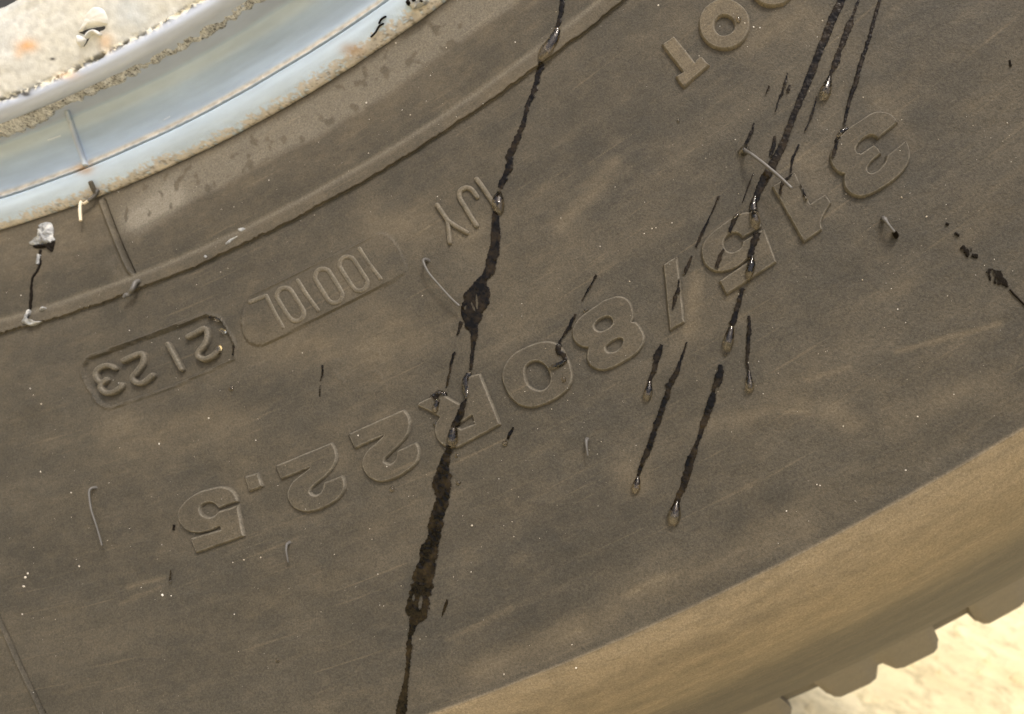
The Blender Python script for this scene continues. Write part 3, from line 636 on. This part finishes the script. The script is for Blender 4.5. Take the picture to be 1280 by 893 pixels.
for nm, rg, out, holes, lb in GL:
    if 'picture' in lb: lb = 'raised letter O'
    o_ = smooth_closed(conv(out, RG[rg])); hs_ = [smooth_closed(conv(h_, RG[rg])) for h_ in holes]
    embossed(nm, o_, hs_, H_BIG if rg != 'k' else .00056, M_RUB, tyre, dust_bounce=.09 if rg != 'k' else .45, label=lb)
def small(reg, name, strokes, closed, w, h, lb, dust_bounce=.2, base=0.0):
    x0, y0, s = reg
    V, F = stroke_mesh([[(x0 + p[0] / s, y0 + p[1] / s) for p in st] for st in strokes], closed, w, h, base)
    o = mesh_obj(name, V, F, M_RUB, tyre, sharp=70, attrs={'dust_bounce': np.full(len(V), dust_bounce), 'pale': np.concatenate(WEAR_GLINT)}); o['label'] = lb
D1 = (95, 385, 6.095); D2 = (300, 295, 5.818); D3 = (530, 210, 8.117)
small(D1, 'raised_digit', [[(858,224),(920,192),(985,160),(1005,185),(1005,230),(985,282),(942,335),(938,372),(975,393),(1035,375),(1078,340)]], [0], 3.4, .00080, 'small raised digit 2 in date code', .1, -.0002)
small(D1, 'raised_digit', [[(705,278),(760,380),(808,468)]], [0], 3.1, .00072, 'small raised digit 1 in date code', .1, -.0002)
small(D1, 'raised_digit', [[(368,405),(430,375),(500,350),(522,368),(515,425),(470,492),(440,530),(458,568),(515,572),(590,515)]], [0], 3.4, .00080, 'small raised digit 2 in date code', .1, -.0002)
small(D1, 'raised_digit', [[(302,460),(250,440),(190,458),(158,500),(170,548),(205,572),(240,548)], [(205,572),(195,612),(230,648),(290,643),(342,612),(356,588)]], [0, 0], 3.4, .00080, 'small raised digit 3 in date code', .1, -.0002)
def stad(A, Bp, r):
    A = np.array(A, float); Bp = np.array(Bp, float); d = (Bp - A) / np.linalg.norm(Bp - A); n_ = np.array([-d[1], d[0]]); o = []
    for q in range(7): a = math.pi * q / 6; o.append(tuple(Bp + r * (math.cos(a) * n_ + math.sin(a) * d)))
    for q in range(7): a = math.pi * q / 6; o.append(tuple(A + r * (-math.cos(a) * n_ - math.sin(a) * d)))
    return o
small(D2, 'raised_digit', [[(878,100),(950,210),(1030,315)]], [0], 3.0, .00058, 'small raised digit 1 in mould code')
small(D2, 'raised_digit', [stad((792,215), (878,348), 57)], [1], 3.3, .00062, 'small raised digit 0 in mould code')
small(D2, 'raised_digit', [stad((614,303), (697,437), 57)], [1], 3.3, .00062, 'small raised digit 0 in mould code')
small(D2, 'raised_digit', [[(430,330),(500,440),(578,545)]], [0], 3.0, .00058, 'small raised digit 1 in mould code')
small(D2, 'raised_digit', [stad((337,440), (418,567), 57)], [1], 3.3, .00062, 'small raised digit 0 in mould code')
small(D2, 'raised_letter', [[(82,486),(140,462),(196,440)], [(202,442),(262,560),(322,668)]], [0, 0], 3.0, .00058, 'small raised letter L in mould code')
small(D3, 'raised_letter', [[(140,384),(190,460),(245,540)], [(245,540),(258,650),(268,762)], [(250,545),(340,605),(440,662)]], [0, 0, 0], 3.0, .00058, 'small raised letter Y', .3)
small(D3, 'raised_letter', [[(543,300),(490,228),(430,208),(372,245),(368,310),(420,400),(480,500),(540,592)]], [0], 3.2, .00050, 'small raised letter J', .3)
small(D3, 'raised_digit', [[(540,122),(620,232),(720,385)]], [0], 3.2, .00050, 'small raised digit 1', .3)

# ------------------------------------------------------------------ vent whiskers and rubber nibs
def whisker(pts, lb, mat=M_WHISK): o = tube('vent_whisker', pts, mat, tyre); o['label'] = lb
whisker([(537, 327, -.0004, .00052), (534, 326, .0006, .00048), (533, 330, .0013, .00036), (540, 344, .0016, .00030), (551, 357, .0016, .00026), (566, 374, .0015, .00027), (577.5, 385, .0013, .00033)], 'long thin rubber whisker above letter R')
whisker([(930, 189, -.0004, .0006), (932, 192, .0008, .00045), (940, 200, .0018, .00038), (955, 213, .0022, .00036), (975, 231, .0025, .00036), (988, 244, .0026, .00037)], 'long thin rubber whisker crossing the wet streak beside digit 1')
whisker([(121, 610, -.0004, .00042), (118, 610, .0004, .00038), (117, 616, .0010, .00030), (122, 637, .0014, .00024), (130, 660, .0015, .00022), (136, 681, .0015, .00024)], 'thin rubber whisker hanging left of digit 5')
whisker([(362, 678, -.0003, .00052), (361, 680, .0005, .00042), (361.5, 688, .0009, .00026), (364, 702, .0009, .00018)], 'short rubber whisker below digit 2')
whisker([(734, 549, -.0003, .00055), (733.5, 552, .0005, .00042), (734.5, 560, .0008, .00024), (736, 570, .0008, .00018)], 'short rubber whisker below digit 0')
whisker([(1104, 273, -.0003, .00060), (1104.5, 276, .0007, .00048), (1109, 284, .0010, .00030), (1116, 293, .0010, .00030)], 'short rubber whisker below digit 3')
blob('whisker_tip', [(1115, 290), (1119, 290), (1123, 297), (1120, 299), (1117, 296)], .0012, M_TAR, tyre, rough=.3)
whisker([(174, 352, .0001, .0007), (171, 359, .0011, .00062), (166, 367, .0013, .00060), (161.5, 375, .0013, .0005)], 'stubby rubber nib on the bead ring')
whisker([(122, 238, -.0002, .0006), (119, 243, .0007, .00052), (113, 247, .0012, .00042)], 'curled root of the cream rubber tag at the rim edge')
whisker([(113, 247, .0012, .00042), (109.5, 254, .0015, .00040), (108, 266, .0015, .00042), (108.5, 280, .0014, .00044)], 'cream rubber tag hanging at the rim edge', M_CREAM)
V, F = stroke_mesh([[(114, 228), (117, 235), (121, 243)]], [False], 2.2, .0007); mesh_obj('rubber_flash', V, F, M_RUB, tyre, attrs={'dust_bounce': np.full(len(V), .2), 'pale': np.full(len(V), .2)})
# pale scraps along the bead ring
for i, pl in enumerate(([(281, 306), (287, 300), (293, 297), (298, 295), (292, 300), (286, 305)], [(297, 287), (303, 285), (307, 286), (302, 290)], [(255, 321), (257, 319), (259, 321), (257, 323)])):
    blob('flash_scrap', pl, .00022, M_PAINT, tyre, seed=i)

# ------------------------------------------------------------------ water
MMPX = .000115
def over(P):
    h = np.zeros(len(P))
    for out, holes, hh in RAISED:
        bb = (P[:, 0] > out[:, 0].min()) & (P[:, 0] < out[:, 0].max()) & (P[:, 1] > out[:, 1].min()) & (P[:, 1] < out[:, 1].max())
        if not bb.any(): continue
        k = np.where(bb)[0]; ins = inside(P[k], out)
        for hl in holes: ins &= ~inside(P[k], hl)
        h[k] = np.where(ins, hh, h[k])
    return h
def film(name, pts, parent, mat=None, rag=1.0, patch=.0, holes=(), seed=0, thick=.00007):
    """thin wet sheet along a px centre line (x, y, half width)"""
    P = poly_path(pts, .8); S = P[:, :2]; T = np.gradient(S, axis=0); T /= np.linalg.norm(T, axis=1, keepdims=True) + 1e-9
    Pn = np.stack([-T[:, 1], T[:, 0]], 1); n_ = len(S); ss = np.arange(n_) * .8
    w = P[:, 2] * .97 + .45; nc_ = int(max(7, min(31, 2 * w.max() / .9))) | 1
    u = np.linspace(-1, 1, nc_)
    jit = lambda sd: (fbm(ss * .22, ss * 0, sd, 4) - .5) * 2
    wl_ = w * (1 + .55 * rag * jit(seed + 1)) + rag * .9 * jit(seed + 5); wr_ = w * (1 + .55 * rag * jit(seed + 2)) + rag * .9 * jit(seed + 9)
    hf = lambda sd: (fbm(ss * .85, ss * 0, sd, 2) - .5) * 2
    wl_ = wl_ + np.minimum(.9, w * .3) * hf(seed + 12); wr_ = wr_ + np.minimum(.9, w * .3) * hf(seed + 15)
    wl_ = np.maximum(wl_, .35); wr_ = np.maximum(wr_, .35)
    off = np.where(u[None, :] < 0, u[None, :] * wl_[:, None], u[None, :] * wr_[:, None]) + (w * .25 * rag * jit(seed + 3))[:, None]
    px2 = (S[:, None, :] + Pn[:, None, :] * off[..., None]).reshape(-1, 2)
    prof_ = np.sqrt(np.clip(1 - np.abs(u) ** 4, 0, 1))
    hh = np.where(np.abs(u)[None, :] > .99, -.00022, thick * (.35 + prof_)[None, :] + .00011) * np.ones((n_, 1))
    hh = hh.reshape(-1) + over(px2)
    hh += (fbm(px2[:, 0] * .25, px2[:, 1] * .25, seed + 20, 3) - .5) * .00010 * (np.tile(np.abs(u) < .9, n_))
    F = gridfaces(n_, nc_)
    cpx = px2[F].mean(1); keep = np.ones(len(F), bool)
    if patch > 0 and mat is not None:
        keep &= fbm(cpx[:, 0] * .33, cpx[:, 1] * .2, seed + 31, 3) > .28 + .30 * patch
    for (hx, hy, ha, hb, ang) in holes:
        dx, dy = cpx[:, 0] - hx, cpx[:, 1] - hy; ca_, sa_ = math.cos(ang), math.sin(ang)
        keep &= ((dx * ca_ + dy * sa_) / ha) ** 2 + ((-dx * sa_ + dy * ca_) / hb) ** 2 > 1
    F = F[keep]
    edv = ((1 - np.abs(u))[None, :] * w[:, None]); edv = np.minimum(edv, np.minimum(np.arange(n_), np.arange(n_)[::-1])[:, None] * .8 + .6).reshape(-1)
    return mesh_obj(name, hit(px2, hh), F, mat or M_WET, parent, attrs={'ed': edv, 'pt': np.full(len(edv), patch)})
def drop(name, pts, parent, k=1.2, over_h=True):
    P = poly_path(pts, .7); S = P[:, :2]; n_ = len(S)
    T = np.gradient(S, axis=0); T /= np.linalg.norm(T, axis=1, keepdims=True) + 1e-9; Pn = np.stack([-T[:, 1], T[:, 0]], 1)
    w0, w1 = P[0, 2], P[-1, 2]
    # round the ends
    def cap(c, t, w, s): return [(c + s * t * w * a, w * math.sqrt(max(0, 1 - a * a))) for a in (.35, .65, .85, .96, 1.0)]
    A = cap(S[0], T[0], w0, -1)[::-1]; Bc = cap(S[-1], T[-1], w1, 1)
    S = np.array([a[0] for a in A] + list(S) + [b_[0] for b_ in Bc]); w = np.array([a[1] for a in A] + list(P[:, 2]) + [b_[1] for b_ in Bc]); w = np.maximum(w, .05)
    Pn = np.array([Pn[0]] * 5 + list(Pn) + [Pn[-1]] * 5); m = 15; ph = np.linspace(0, math.pi, m)
    lift_ = np.convolve(np.pad(over(S), 6, 'edge'), np.ones(13) / 13, 'valid') if over_h else 0
    wide = w[:, None] * np.ones((1, m))
    px2 = (S[:, None, :] + Pn[:, None, :] * (np.cos(ph)[None, :, None] * w[:, None, None])).reshape(-1, 2)
    hh = (np.sin(ph)[None, :] ** .8 * (w * MMPX * k)[:, None] + (lift_ + np.zeros(len(S)))[:, None] * (np.sin(ph) ** .5)[None, :]).reshape(-1)
    topv = hit(px2, hh + .00003); botv = hit(px2, -.00012)
    nv = len(topv); F = gridfaces(len(S), m); Fb_ = F[:, ::-1] + nv
    i = np.arange(len(S) - 1); s1 = np.stack([i * m, (i + 1) * m, (i + 1) * m + nv, i * m + nv], 1); s2 = np.stack([i * m + m - 1, i * m + m - 1 + nv, (i + 1) * m + m - 1 + nv, (i + 1) * m + m - 1], 1)
    q = np.arange(m - 1); e1 = np.stack([q, q + nv, q + 1 + nv, q + 1], 1); L = (len(S) - 1) * m; e2 = np.stack([L + q, L + q + 1, L + q + 1 + nv, L + q + nv], 1)
    o = mesh_obj(name, np.concatenate([topv, botv]), np.concatenate([F, Fb_, s1, s2, e1, e2]), M_DROP, parent, sharp=75)
    bm = bmesh.new(); bm.from_mesh(o.data); bmesh.ops.recalc_face_normals(bm, faces=bm.faces[:]); bm.to_mesh(o.data); bm.free()
    return o
def drip(label, trails=(), drops=(), group=None, name='water_drip', cat='water drip'):
    allp = [p for t in trails for p in t[0]] + [p for d_ in drops for p in d_]
    lowp = max(allp, key=lambda p: p[1]); loc = toworld(hit([lowp[:2]]))[0]
    e = tag(empty(name, tuple(loc)), label, cat, group or 'water drips running down the tyre')
    bpy.context.view_layer.update()
    for i, t in enumerate(trails):
        kw = t[1] if len(t) > 1 else {}
        film('wet_trail', t[0], e, seed=int(t[0][0][0]) % 97 + i * 5, **kw)
    for d_ in drops:
        drop('drop', d_, e)
        if max(p[2] for p in d_) > 2.9 and len(d_) > 2:
            q = poly_path(d_, .8); q = q[:max(4, int(len(q) * .8))].copy(); q[:, 2] *= .85 * np.clip(1.6 - 1.6 * np.linspace(0, 1, len(q)), .05, 1)
            film('wet_patch', [tuple(v_) for v_ in q[::2]], e, seed=3, rag=.5, thick=.00002)
    return e
drip('longest dark wet streak crossing the bead ring and letter R down to the shoulder',
 [([(704,-8,4),(703.4,0,4),(702,14,3.5),(699,27,3),(696,36,2.5)], dict(patch=.45)),
  ([(675,77,2.5),(676,86,4.5),(671,102,3.5),(667,116,4),(660.5,132,3.2),(655.7,151,3),(649,168,3.5),(644,181,4),(637.6,197,5),(635.7,212,4.5),(630,223,5),(626,236,4)], dict(patch=.25)),
  ([(619.5,264,3.5),(620,290,6.5),(618.8,309,7),(614.8,326,7),(612.5,338.6,7),(606,348,5),(602,355,9),(600,363,14),(596,374,17.5),(591.5,387,15),(590,396.6,13),(590,406,9.5),(593,415,5.5),(592,430,3),(590.6,445,2.5),(589,463,2.5)], dict(rag=.3, holes=[(596.5,377,1.5,10,-.05),(612,351,5,1.3,-.6),(612,357,3.5,2.6,0),(592,384,1.2,7,-.45),(582,385,1.5,3,.3)])),
  ([(577,402,2.8),(574.5,411,2),(572,420,1)],),
  ([(585,499,2),(580.5,507.4,4),(577,517.5,5),(572,527.6,4.5),(569.6,536,4.5)], dict(rag=.7)),
  ([(562,557,4),(561.5,562,4),(556,579,6),(553.3,597,11.5),(552.4,609.5,11.5),(553,625,9),(547.6,640,8.5),(544.8,659,9.5),(542,674,8.3),(536.2,689.5,11.5),(533.3,708.6,12.5),(529,728,14.2),(524.3,749,14.5),(521.8,760.7,15.5),(523.5,766.5,12),(519.6,774,8),(516,784,4.4),(512.6,797.5,3),(512,811,4.4),(510.7,824.6,3),(509.9,836,3.2),(508,851.8,3.2),(504.7,871,5.6),(502.5,884.7,7),(501,893,6.5),(498,910,6)], dict(rag=.45, holes=[(526.2,753,2.6,9,.12),(517.6,747,1.6,4.5,.1)]))],
 [[(697,38,3.8),(693.5,48,5.5),(688,57,6.2),(682,65,6.8),(676.5,73,4)],
  [(624.5,240,2.2),(623.5,248,6.5),(623,256,8),(623.8,263,6.5)],
  [(587,467,3.0),(584,474,4.8),(583,483,5.6),(584.5,492,4.5),(585,497,2.2)],
  [(569,538,5),(568,545,6.5),(567,552,7.5),(566.5,556,5.5)]])
drip('broad dark wet streak running under the whisker and over digit 5',
 [([(1055,-8,5),(1052,0,5),(1037.5,32.5,5.5),(1022.5,70,4.8),(1011,100,5),(998,131,4.2),(988.5,154.6,4.2),(978.5,181,5),(969.4,199,5),(963.3,211,6.5),(955,226,6),(949,240,5),(944,252,4)], dict(rag=.4)),
  ([(946,292,4.5),(942.6,304,4.5),(937.9,316.5,4.2),(937,324,3.5)],),
  ([(929,361,3.5),(924,376,3.5),(920,393,3.6),(915,408,3.8)], dict(patch=.55))],
 [[(944,246,2),(941.8,257,5),(942.5,269,6.6),(944.3,280,6.8),(944.6,285,4.5)], [(940,323,2.5),(939,332,5.6),(937,342,5.8),(935.5,350,3.2)], [(914,410,3.5),(912,420,6),(910,429,7.5),(909.5,434,6)], [(907,443,2.0),(907,443.8,2.0)]])
drip('wet streak ending in the largest hanging drop below the slash',
 [([(901,456,2),(899.5,470,5.5),(893,490,4),(886,511,5),(880,528.5,5),(873.8,548.5,2.5),(867.5,563.5,4.5),(861,586,5.5),(855,606,5.5),(847.5,624,4),(845,634,4)], dict(rag=.7, patch=.12, holes=[(896,487,1.5,6,.3)]))],
 [[(846,628,3),(844.5,636,6.5),(842.8,645,9),(842,650,8)]])
drip('thin wet streak ending in a drop left of the largest drop',
 [([(858.4,428,1.4),(847,462,2.5),(837.4,481.6,4.5),(830.4,504,3.8),(819,535,3.8),(811,560,4),(802.4,579.7,3),(798,596,2)], dict(rag=.9, patch=.15))],
 [[(797.5,597,2),(796.5,603,4.5),(795,610,6),(794.6,613,5)]])
drip('short wet streak with a drop below the slash',
 [([(827.6,431,2.5),(822,445,4.6),(817.8,462,3.5),(812,478,2.5)], dict(rag=.9, patch=.1))], [[(812,478,2.2),(811,487,5),(809.5,494,6),(809.2,497,5)]])
drip('short wet streak with a pear-shaped drop just right of digit 5',
 [([(936,395,2.4),(936.7,411.7,3),(935,430,3),(933.8,444,2.4),(935.5,464,1.5)], dict(patch=.5))], [[(936,464,1.5),(936.3,472,3.5),(937,481,5.5),(937,486,5.5)]])
drip('wet streak with a bright pear-shaped drop left of digit 3',
 [([(1075,-6,1.5),(1073.7,0,1.5),(1065,23,2),(1062.5,31,5),(1057.5,43,5),(1051,60,3),(1045,77.5,4.5),(1040,90,2.5),(1037,98,2)], dict(rag=.8, patch=.08)), ([(1021,121,1),(1013.7,147.5,1.8),(1006,165,1.2)], dict(patch=.2)), ([(998.7,181,1.5),(992,197,2),(988,217,1.6)], dict(patch=.2))],
 [[(1037,96,2),(1035,105,5),(1032,114,7.5),(1030.5,119,7)]])
drip('thin wet streak running down to the rim-side edge of digit 3',
 [([(1102,-8,2),(1100,0,2),(1090,35,2.5),(1082.5,60,2.5),(1075,82.5,3),(1067.5,110,3),(1060,132.5,2.5),(1055,158,1.8)], dict(rag=.9, patch=.2)), ([(1047,174,3),(1043,188,3),(1040,200,2)], dict(patch=.3))],
 [[(1060,161,1.8),(1053,165,3.8),(1048,171,2.6)]])
drip('thin wet streak ending in a bead at the long whisker root', [([(943,154.6,1.4),(939,167,2.4),(931.5,182,2)], dict(patch=.3))], [[(934,187,3),(929,189.5,5.6),(925,191,3)]])
drip('faint broken wet specks left of the broad streak', [([(984.5,92,1.2),(978.5,114,2),(972.4,128,1.5),(969,141,.8)], dict(patch=.5)), ([(986,107,1.6),(985.5,113,2.6),(984,117,1.4)],), ([(962,108,1.6),(957,119,1.2)],)])
drip('short wet mark between the long whisker root and the broad streak', [([(968.4,170.7,1.8),(966.4,185,2.6),(963,196,2.4)], dict(patch=.3))])
drip('thin broken wet line left of digit 5 towards the slash', [([(898.7,245.5,1.7),(890,266,1.1),(877.5,293,2.2),(870,310,1.4)], dict(patch=.2)), ([(865,320.5,1.5),(860,333,2.5),(855.5,343,2.2)], dict(patch=.3))], [[(855.5,342.5,1.8),(854.3,343.2,1.7)]])
drip('thin wet trickle over the bowl of digit 5', [([(922,270,3),(915.7,283,3),(912,293,2)], dict(patch=.3)), ([(905,313.7,1.5),(899.5,324.5,3.4),(895.5,336.6,3)], dict(patch=.35))], [[(927,267.5,1.6),(921,272,2.7),(917,275.5,1.8)]])
drip('hairline wet trace left of the broad streak above digit 5', [([(942,217,.8),(935.7,232.7,1.1),(927.8,254.6,.9)], dict(patch=.3))])
drip('water clinging along the rim-side edge of digit 1', [([(990,219,1.6),(984,225,2.2),(978,231,2.4),(976,238,2),(975,246,2.4)], dict(patch=.35)), ([(1000,232,.9),(1004,242,1.6),(1006,248,2)], dict(patch=.2))], [[(1006,248,2),(1006.8,251,2.8)]])
drip('thin wet line between digits 8 and 0 ending in a sliding drop', [([(746,344,1.6),(735,363,1.5),(727.5,377,.8)],), ([(720,393,1.5),(712.5,407,3),(702.5,423,1.2),(699,430,3.2),(700,439.6,4),(706,446,3.5),(708.7,453,2.5)], dict(rag=.8, patch=.15))], [[(707,453,3),(700,457,3.6),(693,460,3.6),(689,462,2.6)], [(716.5,401,.5),(731.5,389.5,2.4),(733.5,388.5,2.2)][1:]])
drip('broken wet specks running onto the leg of letter R', [([(568.7,440,1.5),(565.4,451,2.1),(562.9,463.7,1.5),(560.3,473.8,2),(558.3,486,.9)], dict(patch=.2)), ([(544,499,4),(552,493,3),(559,494,2)], dict(patch=.35))], [[(540,497,1.6),(549,491.5,3.6),(557,494,2.4)], [(549,502,2.8),(546.8,508,3.8),(545.6,513,4)]])
drip('two short dark vertical wet ticks below the mould code', [([(403.5,456.6,1.5),(403.7,466,1.5),(401.5,477,1)],), ([(401,482,.8),(400,496.6,1.2)],)])
drip('short dark wet tick with a bead beside letter R', [([(642,534,1.4),(638,542,2.4),(634,549,2)],)], [[(631.5,554,3.2),(631.5,555,3.2)]])
drip('small dark wet fleck right of the long streak near the shoulder', [([(559.5,749,.8),(558,755,2.4),(555,764,1.8),(553,771,.6)], dict(rag=.3))])
drip('small dark wet sliver on the slash', [([(849.2,350,1),(848.6,358,1.4),(847.5,366,3),(844.6,375,2.8),(841.5,389,.8)], dict(rag=.8, holes=[(847.5,370,1.5,2.2,0)]))])
drip('water bead on the end of digit 2 in the date code', [([(262,447,1.6),(268,443,2),(272,438,3)],)], [[(273.5,435,3.4),(271.5,440.5,4)]])
drip('wet specks at the corner of the date code plate', [([(261,396,1.2),(266,398.5,2.4)], dict(patch=.1)), ([(292,432,1.2),(293,439,1.8),(292,445,1.2)], dict(patch=.2))], [[(270,399,2.2),(276,400.5,2.6)], [(276,413,2.2),(280,415,2.4)]])
drip('small dark run with a bead left of digit 5 near the long whisker', [([(214.5,712,.8),(213.8,722,1),(213.5,726,1.6)],)], [[(213.4,727,1.8),(213.3,728.2,1.7)]])
for (x, y, r, lb) in ((289, 486, 3.0, 'tiny water bead below the date code plate'), (490, 612, 3.0, 'tiny water bead below digit 2'), (573, 604, 2.8, 'tiny water bead right of the widened wet streak'),
                  (706, 475, 3.3, 'tiny water bead on digit 0'), (545, 531, 3.3, 'tiny water bead at the bowl of letter R'), (923, 28, 3.9, 'tiny water bead on letter O'), (347.5, 826, 2.4, 'tiny water bead on bare rubber near the shoulder'), (848, 151, 1.9, 'tiny water bead below letter T'), (571, 570, 2.3, 'tiny water bead beside the streak under letter R')):
    loc = toworld(hit([(x, y)]))[0]; e = tag(empty('water_bead', tuple(loc)), lb, 'water bead', 'tiny water beads on the tyre'); bpy.context.view_layer.update()
    drop('drop', [(x, y - .4, r), (x, y + .4, r)], e, k=.75)

# ------------------------------------------------------------------ dried paint, tar, sand on the tyre
loc = toworld(hit([(36, 402)]))[0]
pb = tag(empty('paint_splash', tuple(loc)), 'dried pale grey paint splash with a thin crack-like run to the bead ring', 'paint splash'); bpy.context.view_layer.update()
blob('splash', [(36, 306), (41, 302), (46, 300), (48, 290), (51, 280), (58, 277), (65, 278), (68, 286), (67, 296), (70, 300), (66, 306), (58, 305), (50, 307), (44, 308)], .00065, M_PAINT, pb, rough=.9, seed=4, bump=2.2)
blob('dirt_rim', [(40, 308), (52, 306), (62, 305), (70, 300), (69, 308), (66, 316), (60, 310), (52, 311), (45, 311)], .0005, M_TAR, pb, rough=.8, seed=6, bump=3)
film('run', [(51, 313, 1.6), (50, 322, 1.5), (50.5, 331, 1.8), (46, 340, .9), (42, 346, .9), (40.5, 352, 1.0), (39.5, 362, 1.2), (39, 374, 1.4), (38, 386, .9), (37, 390, .8)], pb, M_TAR, rag=.9, seed=11)
film('run', [(50.2, 319, 1.1), (49, 328, 1.5), (48.7, 331, .8)], pb, M_PAINT, rag=.5, seed=14, thick=.0003)
blob('smear', [(34, 388), (38, 386), (38, 392), (34, 398), (36, 403), (43, 405), (49, 402), (52, 403), (44, 408), (33, 406), (28, 404), (31, 397)], .0007, M_PAINT, pb, rough=.6, seed=9, bump=4)
blob('smear', [(50, 387), (57, 384), (58, 386), (52, 389)], .0006, M_PAINT, pb, rough=.6, seed=10, bump=4)
loc = toworld(hit([(1262, 358)]))[0]
ts_ = tag(empty('tar_smudge', tuple(loc)), 'black flaking tar smudge with a thin scratch on bare rubber near the shoulder', 'tar smudge'); bpy.context.view_layer.update()
film('smudge', [(1234, 338, 2), (1238, 341, 6), (1244, 345, 8), (1250, 350, 6.5), (1256, 354, 3.5), (1260, 359, 1.2)], ts_, M_TAR, rag=.7, patch=.42, seed=5)
film('smudge', [(1202, 308, 1.5), (1205, 311, 5), (1210, 315, 5.5), (1216, 320, 2), (1222, 321, 2.6)], ts_, M_TAR, rag=1, patch=.5, seed=8)
film('smudge', [(1182, 280, 1.2), (1186, 281, 1.2)], ts_, M_TAR, rag=1, seed=2)
film('smudge', [(1193, 292, 1.2), (1199, 295, 1.6)], ts_, M_TAR, rag=1, patch=.3, seed=3)
film('scratch', [(1262, 362, .7), (1270, 371, .8), (1284, 385, .8)], ts_, M_TAR, rag=.3, seed=9)
loc = toworld(hit([(1263, 88)]))[0]
t2 = tag(empty('tar_fleck', tuple(loc)), 'single tiny dark fleck on bare rubber beyond digit 3', 'tar fleck'); bpy.context.view_layer.update()
film('fleck', [(1261.5, 76, 1), (1263, 84, 1.6)], t2, M_TAR, rag=.4)
loc = toworld(hit([(217, 664)]))[0]
t3 = tag(empty('tar_fleck', tuple(loc)), 'tiny dark fleck left of digit 5', 'tar fleck'); bpy.context.view_layer.update()
film('fleck', [(218, 656, .8), (217, 663, 1.1)], t3, M_TAR, rag=.4)
# sand grains
known = [(644, 53 // 1, 1.4), (823, 7, 1.6), (775, 51, 1.5), (1028, 26, 1.3), (1110, 33, 1.5), (1127, 150, 1.6), (1259, 154, 1.4), (1079, 122, 1.4), (1127, 247, 1.9), (787, 352, 1.4), (1158, 271, 1.5), (1078, 350, 1.6), (1122, 387, 1.6), (556, 235, 1.5), (547, 246, 1.6), (551, 250, 1.3), (590, 281, 1.5), (585, 286, 1.2), (528, 370, 1.3), (32, 722, 3.0), (30, 733, 2.6), (35, 717, 1.8), (99, 708, 1.6), (28, 768, 1.4), (203, 744, 2.2), (214, 745, 1.3), (52, 505, 2.2), (42, 494, 1.8), (38, 486, 1.5), (79, 498, 1.4), (261, 523, 1.4), (199, 555, 1.4), (51, 590, 1.6), (89, 616, 1.3), (590, 657, 2.2), (450, 545, 1.5), (293, 768, 1.4), (326, 697, 1.5), (305, 700, 1.3), (1147, 521, 1.6), (1132, 588, 1.4), (1021, 606, 1.3), (1025, 607, 1.2), (983, 639, 1.3), (1054, 533, 1.4), (715, 806, 1.3), (662, 807, 1.3), (630, 843, 1.7), (720, 835, 1.6), (931, 32, 1.4), (942, 34, 1.3), (950, 35, 1.4), (815, 286, 1.2), (820, 285, 1.2), (840, 279, 1.3), (472, 58, 1.5), (458, 129, 1.6), (495, 54, 1.3), (558, 60, 1.4), (513, 144, 1.3), (604, 130, 1.2)]
V, F = [], []
def grain_at(x, y, r):
    ico = [(0, 0, 1), (.9, 0, .3), (.28, .85, .35), (-.73, .52, .3), (-.73, -.53, .32), (.28, -.85, .3), (0, 0, -.6)]
    a0 = rng.uniform(0, 6.28); ca_, sa_ = math.cos(a0), math.sin(a0); el_ = rng.uniform(.7, 1.3)
    c0 = len(V); pts = []
    for q in ico:
        u, v_ = q[0] * el_ * rng.uniform(.8, 1.2), q[1] * rng.uniform(.8, 1.2)
        pts.append((x + r * (u * ca_ - v_ * sa_), y + r * (u * sa_ + v_ * ca_), q[2] * r * MMPX * .8))
    for p in pts: V.append(p)
    for j in range(5): F.append((c0, c0 + 1 + j, c0 + 1 + (j + 1) % 5)); F.append((c0 + 6, c0 + 1 + (j + 1) % 5, c0 + 1 + j))
for x, y, r in known: grain_at(x, y, r * .8)
for k in range(1100):
    x = rng.uniform(-40, 1320); y = rng.uniform(-40, 900)
    rr0 = thr(x, y)[1]
    if rr0 < .3005 or rr0 > .394: continue
    grain_at(x, y, .32 + .42 * rng.random() ** 3)
V = np.array(V); G = hit(V[:, :2], V[:, 2] + over(V[:, :2]))
gr_ = mesh_obj('sand_grains', G, F, M_SAND, None, smooth=False, mm=False)
tag(gr_, 'fine pale sand grains scattered over the dusty tyre sidewall', None, None, 'stuff')
